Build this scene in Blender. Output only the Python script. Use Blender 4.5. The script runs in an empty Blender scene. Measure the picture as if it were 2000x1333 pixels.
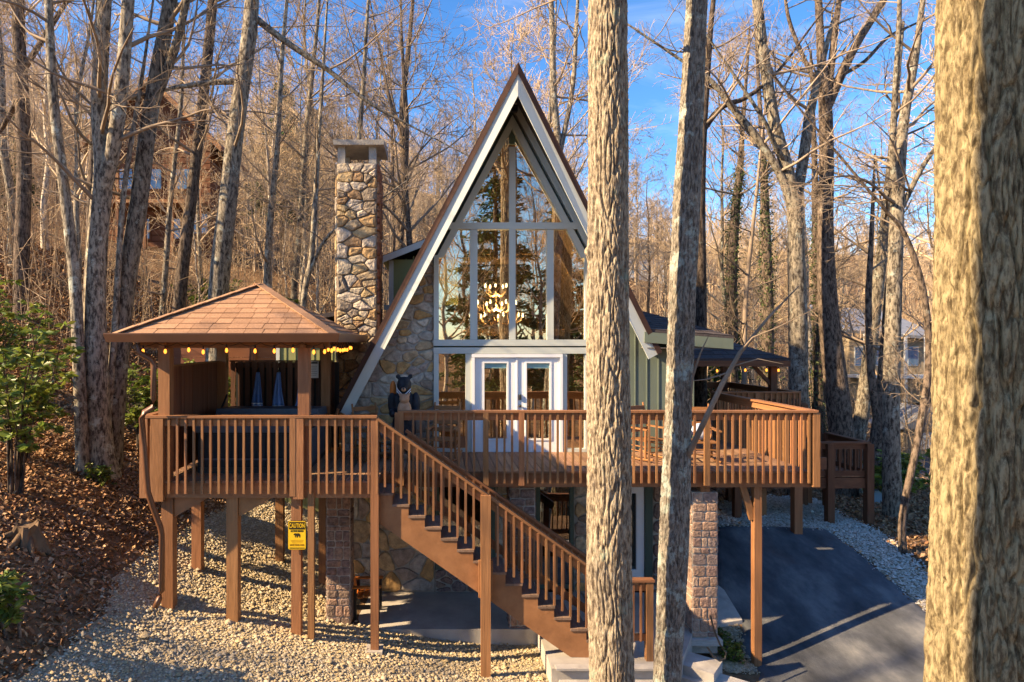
import bpy, math, random
import numpy as np
from mathutils import Matrix, Vector

scene = bpy.context.scene
COL = scene.collection
random.seed(7)
R = math.radians

# ------------------------------------------------------------------ camera
F, CX, CY, CZ = 1250.0, 850.0, 667.0, 5.6          # focal length in photo pixels, vanishing point, eye height
cam = bpy.data.cameras.new('camera')
cam.sensor_width = 36.0
cam.lens = F / 2000.0 * 36.0
cam.shift_x = (1000.0 - CX) / 2000.0
cam.clip_start, cam.clip_end = 0.1, 2000.0
camo = bpy.data.objects.new('camera', cam)
COL.objects.link(camo)
camo.location = (0, 0, CZ)
camo.rotation_euler = (R(90), 0, 0)
scene.camera = camo

# ------------------------------------------------------------------ light
SUN_EL, SUN_AZ = 31.0, 75.0                          # azimuth measured from behind the viewer towards the left
sdir = Vector((-math.sin(R(SUN_AZ)) * math.cos(R(SUN_EL)), -math.cos(R(SUN_AZ)) * math.cos(R(SUN_EL)), math.sin(R(SUN_EL))))
world = bpy.data.worlds.new('World')
scene.world = world
world.use_nodes = True
wn = world.node_tree
wn.nodes.clear()
w_out = wn.nodes.new('ShaderNodeOutputWorld')
w_bg = wn.nodes.new('ShaderNodeBackground')
w_bg.inputs['Strength'].default_value = 0.15
sky = wn.nodes.new('ShaderNodeTexSky')
sky.sky_type = 'NISHITA'
sky.sun_disc = False
sky.sun_elevation = R(SUN_EL)
sky.sun_rotation = math.atan2(sdir.x, sdir.y)
sky.air_density, sky.dust_density, sky.ozone_density = 1.0, 0.2, 4.0
w_tc = wn.nodes.new('ShaderNodeTexCoord')
w_map = wn.nodes.new('ShaderNodeMapping')
w_map.inputs['Scale'].default_value = (1.2, 1.2, 4.0)
w_map.inputs['Rotation'].default_value = (0.2, 0.35, 0.3)
w_noise = wn.nodes.new('ShaderNodeTexNoise')
w_noise.inputs['Scale'].default_value = 2.6
w_noise.inputs['Detail'].default_value = 7.0
w_noise.inputs['Roughness'].default_value = 0.62
w_noise.inputs['Distortion'].default_value = 0.6
w_ramp = wn.nodes.new('ShaderNodeValToRGB')
w_ramp.color_ramp.elements[0].position = 0.54
w_ramp.color_ramp.elements[0].color = (0, 0, 0, 1)
w_ramp.color_ramp.elements[1].position = 0.78
w_ramp.color_ramp.elements[1].color = (0.30, 0.30, 0.30, 1)
w_mix = wn.nodes.new('ShaderNodeMixRGB')
w_mix.inputs['Color2'].default_value = (2.6, 2.9, 3.6, 1)
w_hs = wn.nodes.new('ShaderNodeHueSaturation')
w_hs.inputs['Saturation'].default_value = 1.22
w_hs.inputs['Value'].default_value = 0.60
w_hs.inputs['Hue'].default_value = 0.504
wn.links.new(w_tc.outputs['Generated'], w_map.inputs['Vector'])
wn.links.new(w_map.outputs['Vector'], w_noise.inputs['Vector'])
wn.links.new(w_noise.outputs['Fac'], w_ramp.inputs['Fac'])
wn.links.new(w_ramp.outputs['Color'], w_mix.inputs['Fac'])
wn.links.new(sky.outputs['Color'], w_hs.inputs['Color'])
wn.links.new(w_hs.outputs['Color'], w_mix.inputs['Color1'])
wn.links.new(w_mix.outputs['Color'], w_bg.inputs['Color'])
wn.links.new(w_bg.outputs['Background'], w_out.inputs['Surface'])

sun = bpy.data.lights.new('sun', 'SUN')
sun.energy = 4.8
sun.angle = R(0.6)
sun.color = (1.0, 0.74, 0.44)
suno = bpy.data.objects.new('sun', sun)
COL.objects.link(suno)
suno.location = sdir * 60
suno.rotation_euler = (-sdir).to_track_quat('-Z', 'Y').to_euler()

vs = scene.view_settings
vs.view_transform = 'Standard'
vs.look = 'None'
vs.gamma = 1.0
vs.use_curve_mapping = False
vs.exposure = 1.7
cy = scene.cycles
cy.use_denoising = True
cy.max_bounces = 5
cy.diffuse_bounces = 2
cy.glossy_bounces = 3
cy.transparent_max_bounces = 10
cy.transmission_bounces = 4
cy.sample_clamp_indirect = 6.0


def P(px, py, D):
    return Vector(((px - CX) * D / F, D, CZ + (CY - py) * D / F))


# ------------------------------------------------------------------ object helpers
W = {}                                               # world matrix of every object as built


def put(name, data, parent=None, m=None):
    o = bpy.data.objects.new(name, data)
    COL.objects.link(o)
    m = m if m is not None else Matrix.Identity(4)
    if parent is not None:
        o.parent = parent
        o.matrix_parent_inverse = W[parent.name].inverted()
    o.matrix_basis = m
    W[o.name] = m
    return o


def tag(o, label=None, cat=None, group=None, kind=None):
    if label: o['label'] = label
    if cat: o['category'] = cat
    if group: o['group'] = group
    if kind: o['kind'] = kind
    return o


def thing(name, loc, label, cat, group=None):
    return tag(put(name, None, None, Matrix.Translation(Vector(loc))), label, cat, group)


def mesh_np(name, V, quads=None, tris=None, mat=None, smooth=False):
    me = bpy.data.meshes.new(name)
    V = np.asarray(V, dtype=np.float32)
    nq = 0 if quads is None else len(quads)
    nt = 0 if tris is None else len(tris)
    me.vertices.add(len(V))
    me.vertices.foreach_set('co', V.ravel())
    me.loops.add(nq * 4 + nt * 3)
    me.polygons.add(nq + nt)
    li, ls = [], []
    if nq:
        li.append(np.asarray(quads, dtype=np.int32).ravel())
        ls.append(np.arange(nq, dtype=np.int32) * 4)
    if nt:
        li.append(np.asarray(tris, dtype=np.int32).ravel())
        ls.append(nq * 4 + np.arange(nt, dtype=np.int32) * 3)
    me.loops.foreach_set('vertex_index', np.concatenate(li))
    me.polygons.foreach_set('loop_start', np.concatenate(ls))
    if smooth:
        me.polygons.foreach_set('use_smooth', np.ones(nq + nt, dtype=bool))
    me.update(calc_edges=True)
    me.validate()
    if mat: me.materials.append(mat)
    return me


class MB:
    def __init__(self):
        self.v, self.f = [], []

    def box(self, x0, x1, y0, y1, z0, z1):
        b = len(self.v)
        self.v += [(x0, y0, z0), (x1, y0, z0), (x1, y1, z0), (x0, y1, z0), (x0, y0, z1), (x1, y0, z1), (x1, y1, z1), (x0, y1, z1)]
        self.f += [tuple(b + i for i in q) for q in ((0, 3, 2, 1), (4, 5, 6, 7), (0, 1, 5, 4), (1, 2, 6, 5), (2, 3, 7, 6), (3, 0, 4, 7))]
        return self

    def prism(self, a, c):
        """closed solid between two point loops of equal length"""
        b, n = len(self.v), len(a)
        self.v += [tuple(p) for p in a] + [tuple(p) for p in c]
        self.f.append(tuple(b + i for i in range(n)))
        self.f.append(tuple(b + n + i for i in reversed(range(n))))
        for i in range(n):
            j = (i + 1) % n
            self.f.append((b + j, b + i, b + n + i, b + n + j))
        return self

    def tube(self, pts, rad, k=8, cap=True):
        pts = [Vector(p) for p in pts]
        if not hasattr(rad, '__len__'): rad = [rad] * len(pts)
        b = len(self.v)
        for i, p in enumerate(pts):
            t = (pts[min(i + 1, len(pts) - 1)] - pts[max(i - 1, 0)]).normalized()
            ref = Vector((0, 0, 1)) if abs(t.z) < 0.9 else Vector((0, 1, 0))
            a = t.cross(ref).normalized(); c = t.cross(a)
            for j in range(k):
                an = 2 * math.pi * j / k
                self.v.append(tuple(p + (a * math.cos(an) + c * math.sin(an)) * rad[i]))
        for i in range(len(pts) - 1):
            for j in range(k):
                self.f.append((b + i * k + j, b + i * k + (j + 1) % k, b + (i + 1) * k + (j + 1) % k, b + (i + 1) * k + j))
        if cap:
            self.f.append(tuple(b + j for j in reversed(range(k))))
            self.f.append(tuple(b + (len(pts) - 1) * k + j for j in range(k)))
        return self

    def lathe(self, prof, c, k=14):
        b = len(self.v)
        for r, z in prof:
            for j in range(k):
                an = 2 * math.pi * j / k
                self.v.append((c[0] + r * math.cos(an), c[1] + r * math.sin(an), c[2] + z))
        for i in range(len(prof) - 1):
            for j in range(k):
                self.f.append((b + i * k + j, b + i * k + (j + 1) % k, b + (i + 1) * k + (j + 1) % k, b + (i + 1) * k + j))
        self.f.append(tuple(b + j for j in reversed(range(k))))
        self.f.append(tuple(b + (len(prof) - 1) * k + j for j in range(k)))
        return self

    def ell(self, c, r, nu=14, nv=9):
        b = len(self.v)
        for i in range(nv + 1):
            ph = math.pi * i / nv
            for j in range(nu):
                th = 2 * math.pi * j / nu
                self.v.append((c[0] + r[0] * math.sin(ph) * math.cos(th), c[1] + r[1] * math.sin(ph) * math.sin(th), c[2] + r[2] * math.cos(ph)))
        for i in range(nv):
            for j in range(nu):
                self.f.append((b + i * nu + j, b + (i + 1) * nu + j, b + (i + 1) * nu + (j + 1) % nu, b + i * nu + (j + 1) % nu))
        return self

    def mesh(self, name, mat, smooth=False):
        me = bpy.data.meshes.new(name)
        me.from_pydata(self.v, [], self.f)
        me.validate()
        if smooth: me.polygons.foreach_set('use_smooth', np.ones(len(me.polygons), dtype=bool))
        me.materials.append(mat)
        return me

    def build(self, name, mat, parent=None, m=None, smooth=False):
        return put(name, self.mesh(name, mat, smooth), parent, m)


_unit = {}


def unit(mat):
    """one small-bevelled unit box for each material, shared by every plank, post and baluster"""
    if mat.name not in _unit:
        _unit[mat.name] = MB().box(-.5, .5, -.5, .5, -.5, .5).mesh('box_' + mat.name, mat)
    return _unit[mat.name]


def piece(name, x0, x1, y0, y1, z0, z1, mat, parent, rot=None):
    m = Matrix.Translation(((x0 + x1) / 2, (y0 + y1) / 2, (z0 + z1) / 2))
    if rot: m = m @ rot
    return put(name, unit(mat), parent, m @ Matrix.Diagonal((x1 - x0, y1 - y0, z1 - z0, 1)))


def bar(name, p0, p1, w, h, mat, parent, up=(0, 0, 1)):
    """box running from p0 to p1, w across, h along 'up'"""
    p0, p1 = Vector(p0), Vector(p1)
    d = p1 - p0
    L = d.length
    x = d / L
    u = Vector(up)
    y = u.cross(x).normalized()
    z = x.cross(y)
    m = Matrix(((x.x, y.x, z.x, 0), (x.y, y.y, z.y, 0), (x.z, y.z, z.z, 0), (0, 0, 0, 1)))
    return put(name, unit(mat), parent, Matrix.Translation((p0 + p1) / 2) @ m @ Matrix.Diagonal((L, w, h, 1)))


def copy_tree(o, m, label=None, group=None):
    c = o.copy(); COL.objects.link(c); c.matrix_basis = m
    if label: c['label'] = label
    if group: c['group'] = group
    for ch in o.children:
        k = ch.copy(); COL.objects.link(k); k.parent = c; k.matrix_parent_inverse = ch.matrix_parent_inverse.copy()
    return c


# ------------------------------------------------------------------ materials
def mat(name, cols, scale=4.0, stretch=(1, 1, 1), detail=5.0, rough=0.75, bump=0.0, bscale=None, rand=0.0, spec=0.3, island=False,
        hue=0.0, bdist=0.02, metal=0.0, transl=0.0):
    m = bpy.data.materials.new(name); m.use_nodes = True
    nt = m.node_tree; N = nt.nodes.new; L = nt.links.new
    b = nt.nodes['Principled BSDF']
    b.inputs['Roughness'].default_value = rough
    b.inputs['Specular IOR Level'].default_value = spec
    b.inputs['Metallic'].default_value = metal
    tc = N('ShaderNodeTexCoord'); oi = N('ShaderNodeObjectInfo')
    off = N('ShaderNodeVectorMath'); off.operation = 'MULTIPLY_ADD'
    comb = N('ShaderNodeCombineXYZ')
    for i in range(3): L(oi.outputs['Random'], comb.inputs[i])
    L(comb.outputs[0], off.inputs[0]); off.inputs[1].default_value = (37.1, 51.7, 23.3)
    L(tc.outputs['Object'], off.inputs[2])
    mp = N('ShaderNodeMapping'); mp.inputs['Scale'].default_value = stretch
    L(off.outputs[0], mp.inputs['Vector'])
    nz = N('ShaderNodeTexNoise'); nz.inputs['Scale'].default_value = scale; nz.inputs['Detail'].default_value = detail
    nz.inputs['Roughness'].default_value = 0.62
    L(mp.outputs[0], nz.inputs['Vector'])
    rp = N('ShaderNodeValToRGB')
    while len(rp.color_ramp.elements) < len(cols): rp.color_ramp.elements.new(0.5)
    for e, (p, c) in zip(rp.color_ramp.elements, cols): e.position = p; e.color = (*c, 1)
    L(nz.outputs['Fac'], rp.inputs['Fac'])
    col = rp.outputs['Color']
    if rand or hue:
        src = oi.outputs['Random']
        if island:
            g = N('ShaderNodeNewGeometry'); src = g.outputs['Random Per Island']
        hs = N('ShaderNodeHueSaturation')
        mr = N('ShaderNodeMapRange'); mr.inputs['To Min'].default_value = 1 - rand; mr.inputs['To Max'].default_value = 1 + rand
        L(src, mr.inputs['Value']); L(mr.outputs[0], hs.inputs['Value'])
        if hue:
            wv = N('ShaderNodeMath'); wv.operation = 'MULTIPLY_ADD'; wv.inputs[1].default_value = 17.3; wv.inputs[2].default_value = 0
            fr = N('ShaderNodeMath'); fr.operation = 'FRACT'
            L(src, wv.inputs[0]); L(wv.outputs[0], fr.inputs[0])
            mh = N('ShaderNodeMapRange'); mh.inputs['To Min'].default_value = 0.5 - hue; mh.inputs['To Max'].default_value = 0.5 + hue
            L(fr.outputs[0], mh.inputs['Value']); L(mh.outputs[0], hs.inputs['Hue'])
        L(col, hs.inputs['Color']); col = hs.outputs['Color']
    L(col, b.inputs['Base Color'])
    if bump:
        n2 = N('ShaderNodeTexNoise'); n2.inputs['Scale'].default_value = bscale or scale * 2; n2.inputs['Detail'].default_value = 6
        L(mp.outputs[0], n2.inputs['Vector'])
        bp = N('ShaderNodeBump'); bp.inputs['Strength'].default_value = bump; bp.inputs['Distance'].default_value = bdist
        L(n2.outputs['Fac'], bp.inputs['Height']); L(bp.outputs[0], b.inputs['Normal'])
    if transl:
        tr = N('ShaderNodeBsdfTranslucent'); L(col, tr.inputs['Color'])
        mx = N('ShaderNodeMixShader'); mx.inputs[0].default_value = transl
        L(b.outputs[0], mx.inputs[1]); L(tr.outputs[0], mx.inputs[2]); L(mx.outputs[0], nt.nodes['Material Output'].inputs['Surface'])
    return m


def two(c, v=0.25):
    return [(0.3, tuple(x * (1 - v) for x in c)), (0.7, tuple(min(1, x * (1 + v)) for x in c))]


def palette_mat(name, cols, rough=0.85, speck=9.0, bump=0.5, island=False, dark=0.45):
    """each stone (or leaf) takes one of the colours, mottled by noise"""
    m = bpy.data.materials.new(name); m.use_nodes = True
    nt = m.node_tree; N = nt.nodes.new; L = nt.links.new
    b = nt.nodes['Principled BSDF']; b.inputs['Roughness'].default_value = rough; b.inputs['Specular IOR Level'].default_value = 0.2
    oi = N('ShaderNodeObjectInfo'); src = oi.outputs['Random']
    if island:
        g = N('ShaderNodeNewGeometry'); src = g.outputs['Random Per Island']
    rp = N('ShaderNodeValToRGB'); rp.color_ramp.interpolation = 'CONSTANT'
    while len(rp.color_ramp.elements) < len(cols): rp.color_ramp.elements.new(0.5)
    for i, (e, c) in enumerate(zip(rp.color_ramp.elements, cols)): e.position = i / len(cols); e.color = (*c, 1)
    L(src, rp.inputs['Fac'])
    tc = N('ShaderNodeTexCoord'); nz = N('ShaderNodeTexNoise'); nz.inputs['Scale'].default_value = speck; nz.inputs['Detail'].default_value = 7
    nz.inputs['Roughness'].default_value = 0.7
    L(tc.outputs['Object'], nz.inputs['Vector'])
    r2 = N('ShaderNodeValToRGB'); r2.color_ramp.elements[0].position = 0.32; r2.color_ramp.elements[0].color = (dark, dark * .95, dark * .9, 1)
    r2.color_ramp.elements[1].position = 0.62; r2.color_ramp.elements[1].color = (1.1, 1.07, 1.0, 1)
    L(nz.outputs['Fac'], r2.inputs['Fac'])
    mx = N('ShaderNodeMixRGB'); mx.blend_type = 'MULTIPLY'; mx.inputs[0].default_value = 1
    L(rp.outputs['Color'], mx.inputs[1]); L(r2.outputs['Color'], mx.inputs[2]); L(mx.outputs[0], b.inputs['Base Color'])
    if bump:
        n2 = N('ShaderNodeTexNoise'); n2.inputs['Scale'].default_value = speck * 2.2; n2.inputs['Detail'].default_value = 6
        L(tc.outputs['Object'], n2.inputs['Vector'])
        bp = N('ShaderNodeBump'); bp.inputs['Strength'].default_value = bump; bp.inputs['Distance'].default_value = 0.03
        L(n2.outputs['Fac'], bp.inputs['Height']); L(bp.outputs[0], b.inputs['Normal'])
    return m


def bark_mat(name, dark, light, lichen, zs=0.25, scale=9.0, lich=0.55, lscale=1.6, rand=0.15, bump=0.9):
    m = bpy.data.materials.new(name); m.use_nodes = True
    nt = m.node_tree; N = nt.nodes.new; L = nt.links.new
    b = nt.nodes['Principled BSDF']; b.inputs['Roughness'].default_value = 0.95; b.inputs['Specular IOR Level'].default_value = 0.1
    tc = N('ShaderNodeTexCoord'); mp = N('ShaderNodeMapping'); mp.inputs['Scale'].default_value = (1, 1, zs)
    L(tc.outputs['Object'], mp.inputs['Vector'])
    nz = N('ShaderNodeTexNoise'); nz.inputs['Scale'].default_value = scale; nz.inputs['Detail'].default_value = 8; nz.inputs['Roughness'].default_value = 0.7
    L(mp.outputs[0], nz.inputs['Vector'])
    rp = N('ShaderNodeValToRGB')
    rp.color_ramp.elements[0].position = 0.41; rp.color_ramp.elements[0].color = (*dark, 1)
    rp.color_ramp.elements[1].position = 0.57; rp.color_ramp.elements[1].color = (*light, 1)
    L(nz.outputs['Fac'], rp.inputs['Fac'])
    n2 = N('ShaderNodeTexNoise'); n2.inputs['Scale'].default_value = lscale; n2.inputs['Detail'].default_value = 9; n2.inputs['Roughness'].default_value = 0.75
    L(tc.outputs['Object'], n2.inputs['Vector'])
    r2 = N('ShaderNodeValToRGB'); r2.color_ramp.elements[0].position = lich; r2.color_ramp.elements[0].color = (0, 0, 0, 1)
    r2.color_ramp.elements[1].position = lich + 0.07; r2.color_ramp.elements[1].color = (0.85, 0.85, 0.85, 1)
    L(n2.outputs['Fac'], r2.inputs['Fac'])
    mx = N('ShaderNodeMixRGB'); mx.inputs[2].default_value = (*lichen, 1)
    L(r2.outputs['Color'], mx.inputs[0]); L(rp.outputs['Color'], mx.inputs[1])
    col = mx.outputs[0]
    if rand:
        oi = N('ShaderNodeObjectInfo'); hs = N('ShaderNodeHueSaturation'); mr = N('ShaderNodeMapRange')
        mr.inputs['To Min'].default_value = 1 - rand; mr.inputs['To Max'].default_value = 1 + rand
        L(oi.outputs['Random'], mr.inputs['Value']); L(mr.outputs[0], hs.inputs['Value']); L(col, hs.inputs['Color']); col = hs.outputs[0]
    L(col, b.inputs['Base Color'])
    bp = N('ShaderNodeBump'); bp.inputs['Strength'].default_value = bump; bp.inputs['Distance'].default_value = 0.03
    L(nz.outputs['Fac'], bp.inputs['Height'])
    n4 = N('ShaderNodeTexNoise'); n4.inputs['Scale'].default_value = 55; n4.inputs['Detail'].default_value = 8; n4.inputs['Roughness'].default_value = 0.75
    mp4 = N('ShaderNodeMapping'); mp4.inputs['Scale'].default_value = (1, 1, .55)
    L(tc.outputs['Object'], mp4.inputs['Vector']); L(mp4.outputs[0], n4.inputs['Vector'])
    b4 = N('ShaderNodeBump'); b4.inputs['Strength'].default_value = 0.7; b4.inputs['Distance'].default_value = 0.007
    L(n4.outputs['Fac'], b4.inputs['Height']); L(bp.outputs[0], b4.inputs['Normal']); L(b4.outputs[0], b.inputs['Normal'])
    return m


def emit_mat(name, c, s):
    m = bpy.data.materials.new(name); m.use_nodes = True
    b = m.node_tree.nodes['Principled BSDF']
    b.inputs['Base Color'].default_value = (*c, 1); b.inputs['Emission Color'].default_value = (*c, 1); b.inputs['Emission Strength'].default_value = s
    m.cycles.emission_sampling = 'NONE'
    return m


def glass_mat(name, fac, tint, refl=(1, 1, 1)):
    m = bpy.data.materials.new(name); m.use_nodes = True
    nt = m.node_tree; N = nt.nodes.new; L = nt.links.new
    nt.nodes.remove(nt.nodes['Principled BSDF'])
    g = N('ShaderNodeBsdfGlossy'); g.inputs['Roughness'].default_value = 0.0; g.inputs['Color'].default_value = (*refl, 1)
    t = N('ShaderNodeBsdfTransparent'); t.inputs['Color'].default_value = (*tint, 1)
    fr = N('ShaderNodeFresnel'); fr.inputs['IOR'].default_value = 1.5
    ad = N('ShaderNodeMath'); ad.operation = 'ADD'; ad.inputs[1].default_value = fac; ad.use_clamp = True
    tc = N('ShaderNodeTexCoord'); nz = N('ShaderNodeTexNoise'); nz.inputs['Scale'].default_value = 1.1; nz.inputs['Detail'].default_value = 1
    bp = N('ShaderNodeBump'); bp.inputs['Strength'].default_value = 0.06; bp.inputs['Distance'].default_value = 0.05
    L(tc.outputs['Object'], nz.inputs['Vector']); L(nz.outputs['Fac'], bp.inputs['Height']); L(bp.outputs[0], g.inputs['Normal'])
    mx = N('ShaderNodeMixShader')
    L(fr.outputs[0], ad.inputs[0]); L(ad.outputs[0], mx.inputs[0]); L(t.outputs[0], mx.inputs[1]); L(g.outputs[0], mx.inputs[2])
    L(mx.outputs[0], nt.nodes['Material Output'].inputs['Surface'])
    return m


M = {}
M['wood'] = mat('stained_wood', [(0.3, (0.21, 0.096, 0.040)), (0.7, (0.335, 0.160, 0.070))], 3.0, (1, 1, 1), 6, 0.62, 0.25, 8, rand=0.14, hue=0.006)
M['wood_dark'] = mat('dark_stained_wood', [(0.3, (0.10, 0.04, 0.02)), (0.7, (0.17, 0.075, 0.035))], 3.0, (1, 1, 1), 6, 0.65, 0.25, 8, rand=0.2)
M['board'] = mat('weathered_deck_board', [(0.25, (0.17, 0.095, 0.055)), (0.75, (0.33, 0.195, 0.115))], 4.0, (1, 1, 1), 7, 0.7, 0.3, 9, rand=0.3, hue=0.008)
M['tread'] = mat('weathered_tread', [(0.25, (0.13, 0.083, 0.058)), (0.75, (0.26, 0.175, 0.125))], 4.0, (1, 1, 1), 7, 0.75, 0.3, 9, rand=0.2)
M['plank_red'] = mat('cedar_plank', [(0.25, (0.10, 0.035, 0.018)), (0.75, (0.22, 0.085, 0.04))], 2.2, (1, 1, 0.5), 5, 0.7, 0.2, 8, rand=0.2)
M['log'] = mat('dark_slat_wood', [(0.25, (0.06, 0.03, 0.02)), (0.75, (0.13, 0.06, 0.035))], 3, (1, 1, 1), 5, 0.7, 0.2, 8, rand=0.3)
M['gutter'] = mat('brown_gutter_metal', two((0.13, 0.055, 0.025), 0.15), 2, rough=0.42, spec=0.5)
M['trim'] = mat('pale_sage_trim', two((0.52, 0.55, 0.50), 0.06), 2, rough=0.55, bump=0.05, rand=0.04)
M['fascia'] = mat('pale_fascia_paint', two((0.56, 0.60, 0.57), 0.06), 1.4, rough=0.55, bump=0.05)
M['white'] = mat('white_door_paint', two((0.78, 0.79, 0.80), 0.03), 2, rough=0.4)
M['siding'] = mat('sage_green_siding', two((0.135, 0.165, 0.13), 0.14), 1.6, (1, 1, .3), rough=0.7, bump=0.1, rand=0.06)
M['olive'] = mat('olive_siding', two((0.26, 0.27, 0.11), 0.12), 1.6, rough=0.7, bump=0.1, rand=0.05)
M['green_trim'] = mat('dark_green_trim', two((0.07, 0.10, 0.08), 0.1), 2, rough=0.5)
M['soffit'] = mat('soffit_board', [(0.3, (0.13, 0.115, 0.095)), (0.7, (0.21, 0.19, 0.16))], 3, rough=0.7, bump=0.15, rand=0.12)
M['roof_edge'] = mat('brown_roof_edge', two((0.06, 0.03, 0.022), 0.2), 5, rough=0.8)
M['shingle'] = mat('brown_shingle', [(0.3, (0.27, 0.150, 0.085)), (0.7, (0.41, 0.245, 0.150))], 30, rough=0.95, bump=0.4, bscale=90, rand=0.16, bdist=0.004, spec=.1)
M['shingle_dark'] = mat('dark_shingle', [(0.3, (0.05, 0.043, 0.043)), (0.7, (0.095, 0.08, 0.08))], 30, rough=0.95, bump=0.4, bscale=90, rand=0.25, bdist=0.004, spec=.1)
M['mortar'] = mat('grey_mortar', two((0.40, 0.37, 0.32), 0.18), 8, rough=0.95, bump=0.5, bscale=40)
M['mortar_dark'] = mat('chimney_mortar', two((0.24, 0.21, 0.17), 0.25), 8, rough=0.95, bump=0.6, bscale=30)
M['stone'] = palette_mat('field_stone', [(0.52, 0.39, 0.24), (0.47, 0.42, 0.36), (0.57, 0.48, 0.35), (0.34, 0.27, 0.21), (0.52, 0.33, 0.15), (0.45, 0.36, 0.31), (0.56, 0.52, 0.46), (0.38, 0.31, 0.27), (0.58, 0.40, 0.19), (0.44, 0.40, 0.37)], speck=7)
M['stone_chim'] = palette_mat('chimney_stone', [(0.46, 0.36, 0.24), (0.52, 0.45, 0.35), (0.36, 0.24, 0.14), (0.50, 0.38, 0.22), (0.30, 0.25, 0.20), (0.55, 0.48, 0.40), (0.44, 0.30, 0.16)], speck=8, bump=0.9)
M['stone_red'] = palette_mat('reddish_stone', [(0.36, 0.16, 0.09), (0.42, 0.21, 0.12), (0.32, 0.15, 0.10), (0.45, 0.26, 0.15)], speck=8, bump=0.9)
M['stone_pier'] = palette_mat('pier_stone', [(0.30, 0.20, 0.17), (0.24, 0.18, 0.16), (0.34, 0.25, 0.21), (0.28, 0.21, 0.20), (0.36, 0.24, 0.19)], speck=12, bump=0.8, dark=.35)
M['stone_pink'] = palette_mat('pinkish_pier_stone', [(0.38, 0.27, 0.22), (0.32, 0.22, 0.19), (0.44, 0.33, 0.27), (0.36, 0.25, 0.20), (0.30, 0.23, 0.21)], speck=12, bump=0.8, dark=.45)
M['concrete'] = mat('worn_concrete', [(0.3, (0.29, 0.265, 0.235)), (0.7, (0.45, 0.415, 0.37))], 1.6, detail=9, rough=0.9, bump=0.25, bscale=30)
M['flagstone'] = mat('pale_flagstone', [(0.3, (0.33, 0.30, 0.27)), (0.7, (0.50, 0.47, 0.43))], 3.0, detail=9, rough=0.9, bump=0.35, bscale=12, rand=.1)
M['glass'] = glass_mat('window_glass', 0.42, (0.80, 0.78, 0.70), (1.0, 0.93, 0.80))
M['glass_dark'] = glass_mat('lower_glass', 0.22, (0.5, 0.5, 0.5))
M['interior'] = mat('interior_wood', [(0.3, (0.20, 0.12, 0.06)), (0.7, (0.34, 0.21, 0.11))], 3, (4, 1, 1), rough=0.6)
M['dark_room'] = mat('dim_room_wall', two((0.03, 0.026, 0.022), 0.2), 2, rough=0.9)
M['black'] = mat('black_metal', two((0.012, 0.012, 0.014), 0.2), 3, rough=0.4, spec=.5)
M['blind'] = mat('teal_blind', two((0.25, 0.42, 0.42), 0.1), 3, rough=0.7)
M['bulb'] = emit_mat('lit_amber_bulb', (1.0, 0.30, 0.03), 1.0)
M['lamp'] = emit_mat('lit_candle_bulb', (1.0, 0.78, 0.44), 7.0)
M['antler'] = mat('antler', two((0.62, 0.42, 0.22), 0.2), 6, rough=0.5)
M['wire'] = mat('black_wire', two((0.02, 0.018, 0.016), 0.1), 3, rough=0.6)
M['tub'] = mat('charcoal_tub_panel', two((0.018, 0.020, 0.024), 0.2), 3, (1, 1, .2), rough=0.6, rand=.1)
M['tub_side'] = mat('grey_tub_panel', two((0.06, 0.065, 0.078), 0.15), 3, (1, 1, .2), rough=0.6)
M['vinyl'] = mat('slate_vinyl_cover', two((0.07, 0.08, 0.10), 0.2), 3, rough=0.5, bump=.3, bscale=4)
M['towel'] = mat('blue_towel', [(0.35, (0.10, 0.18, 0.42)), (0.65, (0.20, 0.31, 0.60))], 5, (1, 1, .4), rough=0.95, bump=.4, bscale=60)
M['towel_white'] = mat('white_towel_band', two((0.62, 0.66, 0.74), 0.1), 8, rough=0.95)
M['paper'] = mat('white_notice', two((0.70, 0.72, 0.76), 0.05), 6, rough=0.6)
M['sign_y'] = mat('yellow_sign', two((0.80, 0.50, 0.015), 0.05), 3, rough=0.4, spec=.5)
M['sign_k'] = mat('black_sign_ink', two((0.03, 0.025, 0.01), 0.1), 3, rough=0.5)
M['sign_o'] = mat('brown_sign_ink', two((0.30, 0.14, 0.01), 0.1), 3, rough=0.5)
M['sign_b'] = mat('dark_sign_border', two((0.05, 0.04, 0.01), 0.1), 3, rough=0.5)
M['chair'] = mat('oak_chair', [(0.3, (0.22, 0.095, 0.035)), (0.7, (0.34, 0.16, 0.06))], 3, rough=0.55, bump=.15, bscale=9, rand=.12)
M['orange_wood'] = mat('orange_chair_wood', two((0.55, 0.17, 0.03), 0.2), 3, rough=0.5, rand=.1)
M['bear'] = mat('black_carved_wood', [(0.3, (0.008, 0.009, 0.012)), (0.7, (0.035, 0.04, 0.05))], 9, (1, 1, .4), rough=0.6, bump=.7, bscale=14, spec=.2)
M['carved'] = mat('tan_carved_wood', [(0.3, (0.36, 0.17, 0.08)), (0.7, (0.58, 0.34, 0.21))], 6, rough=0.5, bump=.4, bscale=12)
M['pillow'] = mat('blue_white_cushion', [(0.45, (0.55, 0.60, 0.72)), (0.55, (0.16, 0.22, 0.38))], 5, detail=1, rough=0.9)
M['asphalt'] = mat('old_asphalt', [(0.32, (0.045, 0.048, 0.054)), (0.5, (0.095, 0.10, 0.11)), (0.66, (0.19, 0.19, 0.19))], 1.5, (1, .45, 1), 12, 0.85, 0.8, 45, bdist=0.012)
M['ground'] = mat('leaf_litter_soil', [(0.25, (0.06, 0.038, 0.025)), (0.5, (0.17, 0.105, 0.058)), (0.75, (0.28, 0.18, 0.10))], 1.3, detail=12, rough=0.95, bump=0.9, bscale=9, bdist=0.06, spec=.05)
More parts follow.
